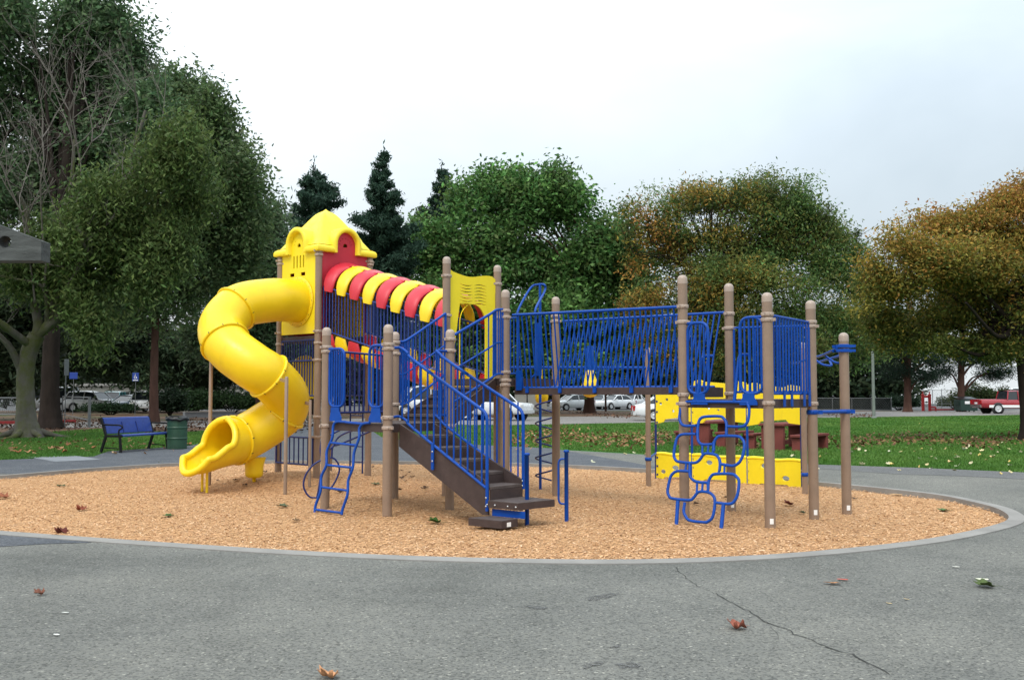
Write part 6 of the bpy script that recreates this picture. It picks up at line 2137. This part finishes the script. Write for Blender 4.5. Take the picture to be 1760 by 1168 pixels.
    for s in (-1, 1):
        mb = MB(); mb.box(sh(.03, s * b0[3] * .72, b0[2] - .14), (.12, .34, .16)); mb.build('headlight', M['lamp_clear'], root)
        mb = MB(); mb.box(sh(L - .02, s * b1[3] * .84, b1[2] - .18), (.14, .20, .28)); mb.build('tail_light', M['lamp_red'], root)
        mb = MB(); mb.box(sh(cab[0][0] + .35, s * (cab[0][2] + .16), cab[0][1] + .06), (.12, .16, .12)); mb.build('mirror', pm, root)
    for x, nm in ((.02, 0), (L - .02, 1)):
        mb = MB(); mb.box(sh(x, 0, K['body'][1][1] + .14), (.16, K['W'] * .88, .18)); mb.build('bumper', M['chrome'] if kind == 'pickup' else PAINT['grey'], root)
    mb = MB(); mb.box(sh(L + .005, 0, b1[2] - .28), (.03, .42, .14)); mb.build('number_plate', M['signwhite'], root)
    if lower:
        for s in (-1, 1):
            mb = MB(); mb.box(sh(L * .50, s * (K['W'] / 2 + .002), .58), (L * .80, .03, .20)); mb.build('lower_stripe', M['signwhite'], root)
    root.location = loc
    root.rotation_euler = (0, 0, yaw)
    return root
def at_px(px, Y, z=.036):
    p = P(px, 700, Y); p.z = z
    return p
D = math.radians
CP_G = 'vehicles in the far car park'
vehicle('pickup', 'red', 'red pickup truck with a white lower stripe parked beside the green dumpster', 'pickup truck', at_px(1739, 77), D(180), lower=True)
vehicle('sedan', 'white', 'white saloon car on the park road, half hidden by the climbing wall', 'car', at_px(1156, 57), D(178))
vehicle('suv', 'white', 'white sport utility vehicle on the park road behind the main stair handrail', 'suv', at_px(846, 58), D(150))
vehicle('van', 'white', 'white van behind the upper stair and tunnel, left of the white utility vehicle', 'van', at_px(728, 70), D(20))
vehicle('hatch', 'white', 'white hatchback in the car park between the bridge post and the bell handle', 'car', at_px(984, 92), D(28), CP_G)
vehicle('sedan', 'silver', 'silver car in the car park, first right of the yellow bell handle', 'car', at_px(1027, 100), D(80), CP_G)
vehicle('sedan', 'white', 'white saloon in the car park immediately beside the brown timber post', 'car', at_px(1057, 98), D(40), CP_G)
vehicle('hatch', 'white', 'white car in the car park immediately left of the road saloon', 'car', at_px(1084, 101), D(60), CP_G)
vehicle('suv', 'white', 'white sport utility vehicle parked on the left behind the pipe fence', 'suv', at_px(160, 84), D(165), CP_G)
vehicle('sedan', 'maroon', 'dark red car beside the white utility vehicle behind the pipe fence', 'car', at_px(126, 88), D(100), CP_G)
vehicle('suv', 'teal', 'dark teal vehicle between the white utility vehicles on the left', 'suv', at_px(193, 90), D(100), CP_G)
vehicle('sedan', 'blue', 'small pale blue car left of the blue parking sign pole', 'car', at_px(220, 84), D(75), CP_G)
vehicle('suv', 'white', 'white sport utility vehicle with dark rear window behind the bench back', 'suv', at_px(247, 80), D(105), CP_G)
vehicle('sedan', 'white', 'white car almost hidden behind the dark shrub and trash barrel', 'car', at_px(283, 84), D(115), CP_G)
vehicle('van', 'white', 'white van partly hidden by the thick dark trunk on the left', 'van', at_px(84, 86), D(15), CP_G)
vehicle('van', 'white', 'white van showing above the bonnet of the red pickup', 'van', at_px(1740, 104), D(10), CP_G)

# ------------------------------------------------------------------ fallen leaves
def leaf_outline(kind, rnd):
    if kind == 'maple':
        pts = []
        lob = [(0, 1.0), (.20, .80), (.34, .58), (.62, .72), (.74, .62), (.66, .36), (.88, .12), (.80, -.04), (.56, -.20), (.50, -.46), (.14, -.38), (0, -.44)]
        pts = lob + [(-x, y) for x, y in lob[-2:0:-1]]
        return [(x * rnd.uniform(.85, 1.1), y * rnd.uniform(.9, 1.1)) for x, y in pts]
    pts = []
    for k in range(14):
        a = 2 * PI * k / 14
        pts.append((.42 * math.sin(a) * (1 - .25 * math.cos(a)), .95 * math.cos(a)))
    return pts
def fallen_leaf(label, p, size, colour, curl, yaw, kind='maple', seed=1, group=None, stem=True):
    rnd = random.Random(seed)
    o = leaf_outline(kind, rnd)
    c, s = math.cos(yaw), math.sin(yaw)
    def lift(x, y):
        return curl * (x * x * .9 + .6 * max(0, y) ** 2 + .15 * math.sin(x * 5 + seed) + .12 * math.cos(y * 6 + seed))
    vs = []; fs = []
    rings = 4
    n_ = len(o)
    vs.append((0, 0, lift(0, 0)))
    for r in range(1, rings + 1):
        f = r / rings
        for x, y in o:
            vs.append((x * f, y * f, lift(x * f, y * f) + (rnd.gauss(0, .02) * curl if r == rings else 0)))
    for i in range(n_):
        fs.append((0, 1 + i, 1 + (i + 1) % n_))
    for r in range(rings - 1):
        for i in range(n_):
            j = (i + 1) % n_
            fs.append((1 + r * n_ + i, 1 + (r + 1) * n_ + i, 1 + (r + 1) * n_ + j, 1 + r * n_ + j))
    zmin = min(v[2] for v in vs)
    out = [V(p) + V(((x * c - y * s) * size, (x * s + y * c) * size, (z - zmin) * size + .004)) for x, y, z in vs]
    mb = MB(); mb.add(out, fs, True)
    if stem:
        e = V(p) + V((-(-1.0) * s * size * -1 * -1, 0, 0))
        b_ = V((0 * c - (-.42) * s, 0 * s + (-.42) * c, 0)) * size
        t_ = V(((.15) * c - (-1.15) * s, .15 * s + (-1.15) * c, 0)) * size
        mb.tube([V(p) + b_ + V((0, 0, .006)), V(p) + b_.lerp(t_, .5) + V((0, 0, .012)), V(p) + t_ + V((0, 0, .006))], [.0022, .0018, .0014], 5)
    m = mat('leaf_colour_%d' % seed, colour, .75, .35, 28, .35, 90, .2)
    o_ = mb.build('fallen_leaf', m)
    mo = o_.modifiers.new('thickness', 'SOLIDIFY'); mo.thickness = .0012
    return tag(o_, label, 'leaf', group)
AS = .045
def on_bed(px, py):
    g_ = G(px, py, 0); return V((g_.x, g_.y, bedz(g_.x, g_.y) + .012))
FG = 'fallen leaves on asphalt'; FC = 'fallen leaves on wood chips'; FLG = 'fallen leaves on the lawn'
L_ = fallen_leaf
L_('large curled red-brown leaf with a long stem beside the asphalt crack', G(1269, 1079, AS), .085, (.26, .085, .055), 1.0, 1.9, 'maple', 101, FG)
L_('curled light orange-tan leaf on the asphalt at the bottom edge', G(567, 1163, AS), .075, (.52, .26, .13), 1.1, 2.6, 'maple', 102, FG)
L_('small dark brown leaf on the asphalt at the far left', G(68, 1022, AS), .052, (.17, .07, .045), 1.0, .6, 'maple', 103, FG)
L_('flat narrow tan leaf on the asphalt at right', G(1430, 1003, AS), .075, (.42, .20, .09), .3, 1.5, 'oval', 104, FG, False)
L_('small pink-red leaf next to the flat tan leaf', G(1448, 996, AS), .050, (.50, .10, .07), .1, 1.2, 'oval', 105, FG, False)
L_('curled green leaf on the asphalt at far right', G(1697, 1008, AS), .105, (.07, .10, .03), .45, 1.4, 'maple', 106, FG)
L_('small cream-white leaf beside the curled green leaf', G(1688, 996, AS), .055, (.62, .62, .48), .25, 1.5, 'oval', 107, FG, False)
L_('tiny off-white leaf on the asphalt near the right kerb', G(1643, 974, AS), .035, (.6, .58, .52), .2, 1.3, 'oval', 108, FG, False)
L_('little pale yellow leaf on the right asphalt, left of another like it', G(1528, 1037, AS), .024, (.6, .45, .22), .3, 1.1, 'oval', 109, FG, False)
L_('little pale yellow leaf on the right asphalt, the farther of the pair', G(1558, 1030, AS), .024, (.6, .45, .22), .3, .8, 'oval', 110, FG, False)
L_('white leaf scrap on the asphalt at left', G(112, 1053, AS), .028, (.65, .65, .6), .2, 1.5, 'oval', 111, FG, False)
L_('white leaf scrap on the asphalt lower left', G(97, 1091, AS), .026, (.65, .65, .6), .2, 1.2, 'oval', 112, FG, False)
L_('dark maroon curled leaf lying on the front left kerb', G(108, 917, .06), .095, (.10, .022, .014), .8, 1.5, 'maple', 113, FC)
L_('brown-red curled leaf on the chips near the left front', on_bed(141, 877), .10, (.20, .05, .025), .9, 1.2, 'maple', 114, FC)
L_('rusty leaf on the chips at the left picture edge', on_bed(6, 857), .12, (.28, .10, .05), .8, .8, 'maple', 115, FC)
L_('flat green leaf on the chips left of the slide legs', on_bed(290, 887), .095, (.06, .11, .03), .3, 1.5, 'maple', 116, FC)
L_('bright green torn leaf on the chips left of the low step', on_bed(750, 899), .12, (.035, .085, .015), .5, 1.6, 'maple', 117, FC)
L_('grey-green leaf on the chips in front of the thin slide post', on_bed(487, 871), .11, (.10, .115, .06), .3, 1.5, 'maple', 118, FC)
L_('yellow-green leaf on the chips near the far left kerb', on_bed(277, 797), .12, (.25, .26, .05), .3, 1.5, 'maple', 119, FC)
L_('olive leaf on the chips at far left', on_bed(107, 834), .11, (.09, .09, .035), .3, 1.5, 'maple', 120, FC)
L_('olive leaf on the chips under the landing deck', on_bed(648, 833), .12, (.11, .115, .05), .3, 1.4, 'maple', 121, FC)
L_('dark brown leaf on the chips at the foot of the wavy ladder', on_bed(585, 847), .09, (.04, .02, .012), .5, 1.5, 'maple', 122, FC)
L_('dark red leaf on the chips behind the right posts', on_bed(1358, 867), .10, (.12, .028, .02), .6, 1.5, 'maple', 123, FC)
L_('dark green leaf on the chips left of the right deck corner post', on_bed(1380, 883), .06, (.03, .05, .02), .4, 1.0, 'maple', 124, FC)
L_('pale tan leaf on the chips at right', on_bed(1540, 850), .11, (.42, .27, .14), .3, 1.5, 'oval', 125, FC, False)
L_('green leaf on the chips at far right', on_bed(1624, 877), .11, (.08, .15, .05), .3, 1.5, 'maple', 126, FC)
L_('orange-brown leaf on the chips by the right kerb', on_bed(1670, 863), .09, (.20, .06, .03), .6, 1.5, 'maple', 127, FC)
L_('brown leaf on the front chips at lower centre left', on_bed(510, 896), .07, (.16, .10, .05), .5, 1.3, 'maple', 128, FC)
rl_ = random.Random(9)
for i, (px, py) in enumerate([(692, 809), (703, 812), (697, 818), (690, 823), (708, 821), (697, 828), (733, 838), (729, 841), (640, 803), (715, 795), (685, 844), (420, 838), (375, 832), (404, 834), (455, 826), (1250, 857), (1195, 867), (1470, 858)]):
    L_('small dark bark scrap or dead leaf lying on the wood chips', on_bed(px, py), rl_.uniform(.05, .085), (.085, .05, .03), .5, rl_.uniform(0, 6), 'maple', 140 + i, 'dark scraps on the wood chips', False)
spots = [(88, 771), (60, 776), (72, 773), (30, 778), (47, 778), (110, 777), (146, 757), (133, 768), (142, 772), (160, 770), (198, 780), (116, 765), (105, 771), (24, 771), (150, 775), (325, 764)]
pl_ = [(.42, .22, .11), (.36, .15, .06), (.5, .33, .2), (.3, .12, .05)]
for i, (px, py) in enumerate(spots):
    L_('large tan dead leaf on the grass verge near the pale tree and bench', G(px, py, .05), rl_.uniform(.07, .13), pl_[i % 4], .7, rl_.uniform(0, 6), 'maple', 170 + i, 'dead leaves by the bench', False)
k = 0
protos = []
for i in range(6):
    o = L_('small pale yellow fallen leaf on the green lawn beyond the path', (0, 0, 0), .11, [(.62, .52, .28), (.55, .50, .32), (.6, .45, .15), (.5, .5, .36), (.58, .42, .2), (.66, .6, .4)][i], .55, 0, 'maple', 190 + i, 'pale leaves scattered over the lawn', False)
    protos.append(o)
rl2 = random.Random(31)
cand = []
while len(cand) < 105:
    px, py = rl2.uniform(885, 1758), rl2.uniform(722, 812)
    lim = 770 + (px - 950) * .0545 + (3 if px > 1400 else 0)
    if py > lim - 2 or (py < 735 and px < 1150):
        continue
    if rl2.random() > .25 + .75 * (py - 722) / 90:
        continue
    cand.append((px, py))
cand += [(1020, 792), (960, 780), (1405, 803), (1545, 806), (1450, 818), (1720, 812), (1600, 803), (1110, 779), (1090, 776), (1075, 778), (1640, 806)]
for i, (px, py) in enumerate(cand):
    o = protos[i] if i < 6 else protos[i % 6].copy()
    if i >= 6:
        COL.objects.link(o)
    g_ = G(px, py, .075 if py < 790 else .07)
    o.location = V((g_.x, g_.y, .085 if i < 105 else .06))
    o.rotation_euler = (rl2.gauss(0, .35), rl2.gauss(0, .35), rl2.uniform(0, 6.28))
    s_ = rl2.uniform(.32, .72)
    o.scale = (s_, s_, s_)

# uncountable leaf litter: brown drift under the trees on the lawn and the left verge
lv, lc_ = [], []
for (xa, xb, ya, yb, cnt, pal_) in [(880, 1150, 728, 774, 1000, [(.26, .14, .06), (.20, .09, .04), (.36, .22, .10), (.16, .07, .035)]), (1120, 1770, 738, 772, 1700, [(.17, .10, .045), (.13, .065, .03), (.22, .13, .055), (.10, .05, .025)]), (-20, 560, 714, 748, 2600, [(.065, .035, .02), (.09, .048, .027), (.045, .025, .017)]), (560, 1500, 705, 716, 2200, [(.14, .07, .045), (.2, .11, .07)]), (0, 340, 745, 780, 120, [(.3, .16, .08), (.2, .1, .05)])]:  # left verge litter coloured darker to stand for deep shade there
    px = RNG.uniform(xa, xb, cnt); py = ya + (yb - ya) * (RNG.random(cnt) + RNG.random(cnt) + RNG.random(cnt)) / 3
    py += 4 * np.sin(px * .031)
    gp = np.array([tuple(G(a, b, .055)) for a, b in zip(px, py)])
    gp[:, 2] += RNG.uniform(0, .03, cnt)
    th = RNG.uniform(0, 2 * PI, cnt); sz = RNG.uniform(.025, .06, cnt)
    A = np.stack([np.cos(th) * sz, np.sin(th) * sz, RNG.normal(0, .4, cnt) * sz], 1)
    B = np.stack([-np.sin(th) * sz * .6, np.cos(th) * sz * .6, RNG.normal(0, .5, cnt) * sz], 1)
    lv.append(rot_quads(gp, A, B))
    pa = np.array(pal_)
    lc_.append(pa[RNG.integers(0, len(pa), cnt)] * RNG.uniform(.7, 1.3, (cnt, 1)))
stuff(np_mesh('leaf_litter', np.concatenate(lv), 4, M['leaf'], np.concatenate(lc_), None, (0, 30, 0)), 'brown autumn leaf litter drifted over the lawn and verges', 'leaf litter')
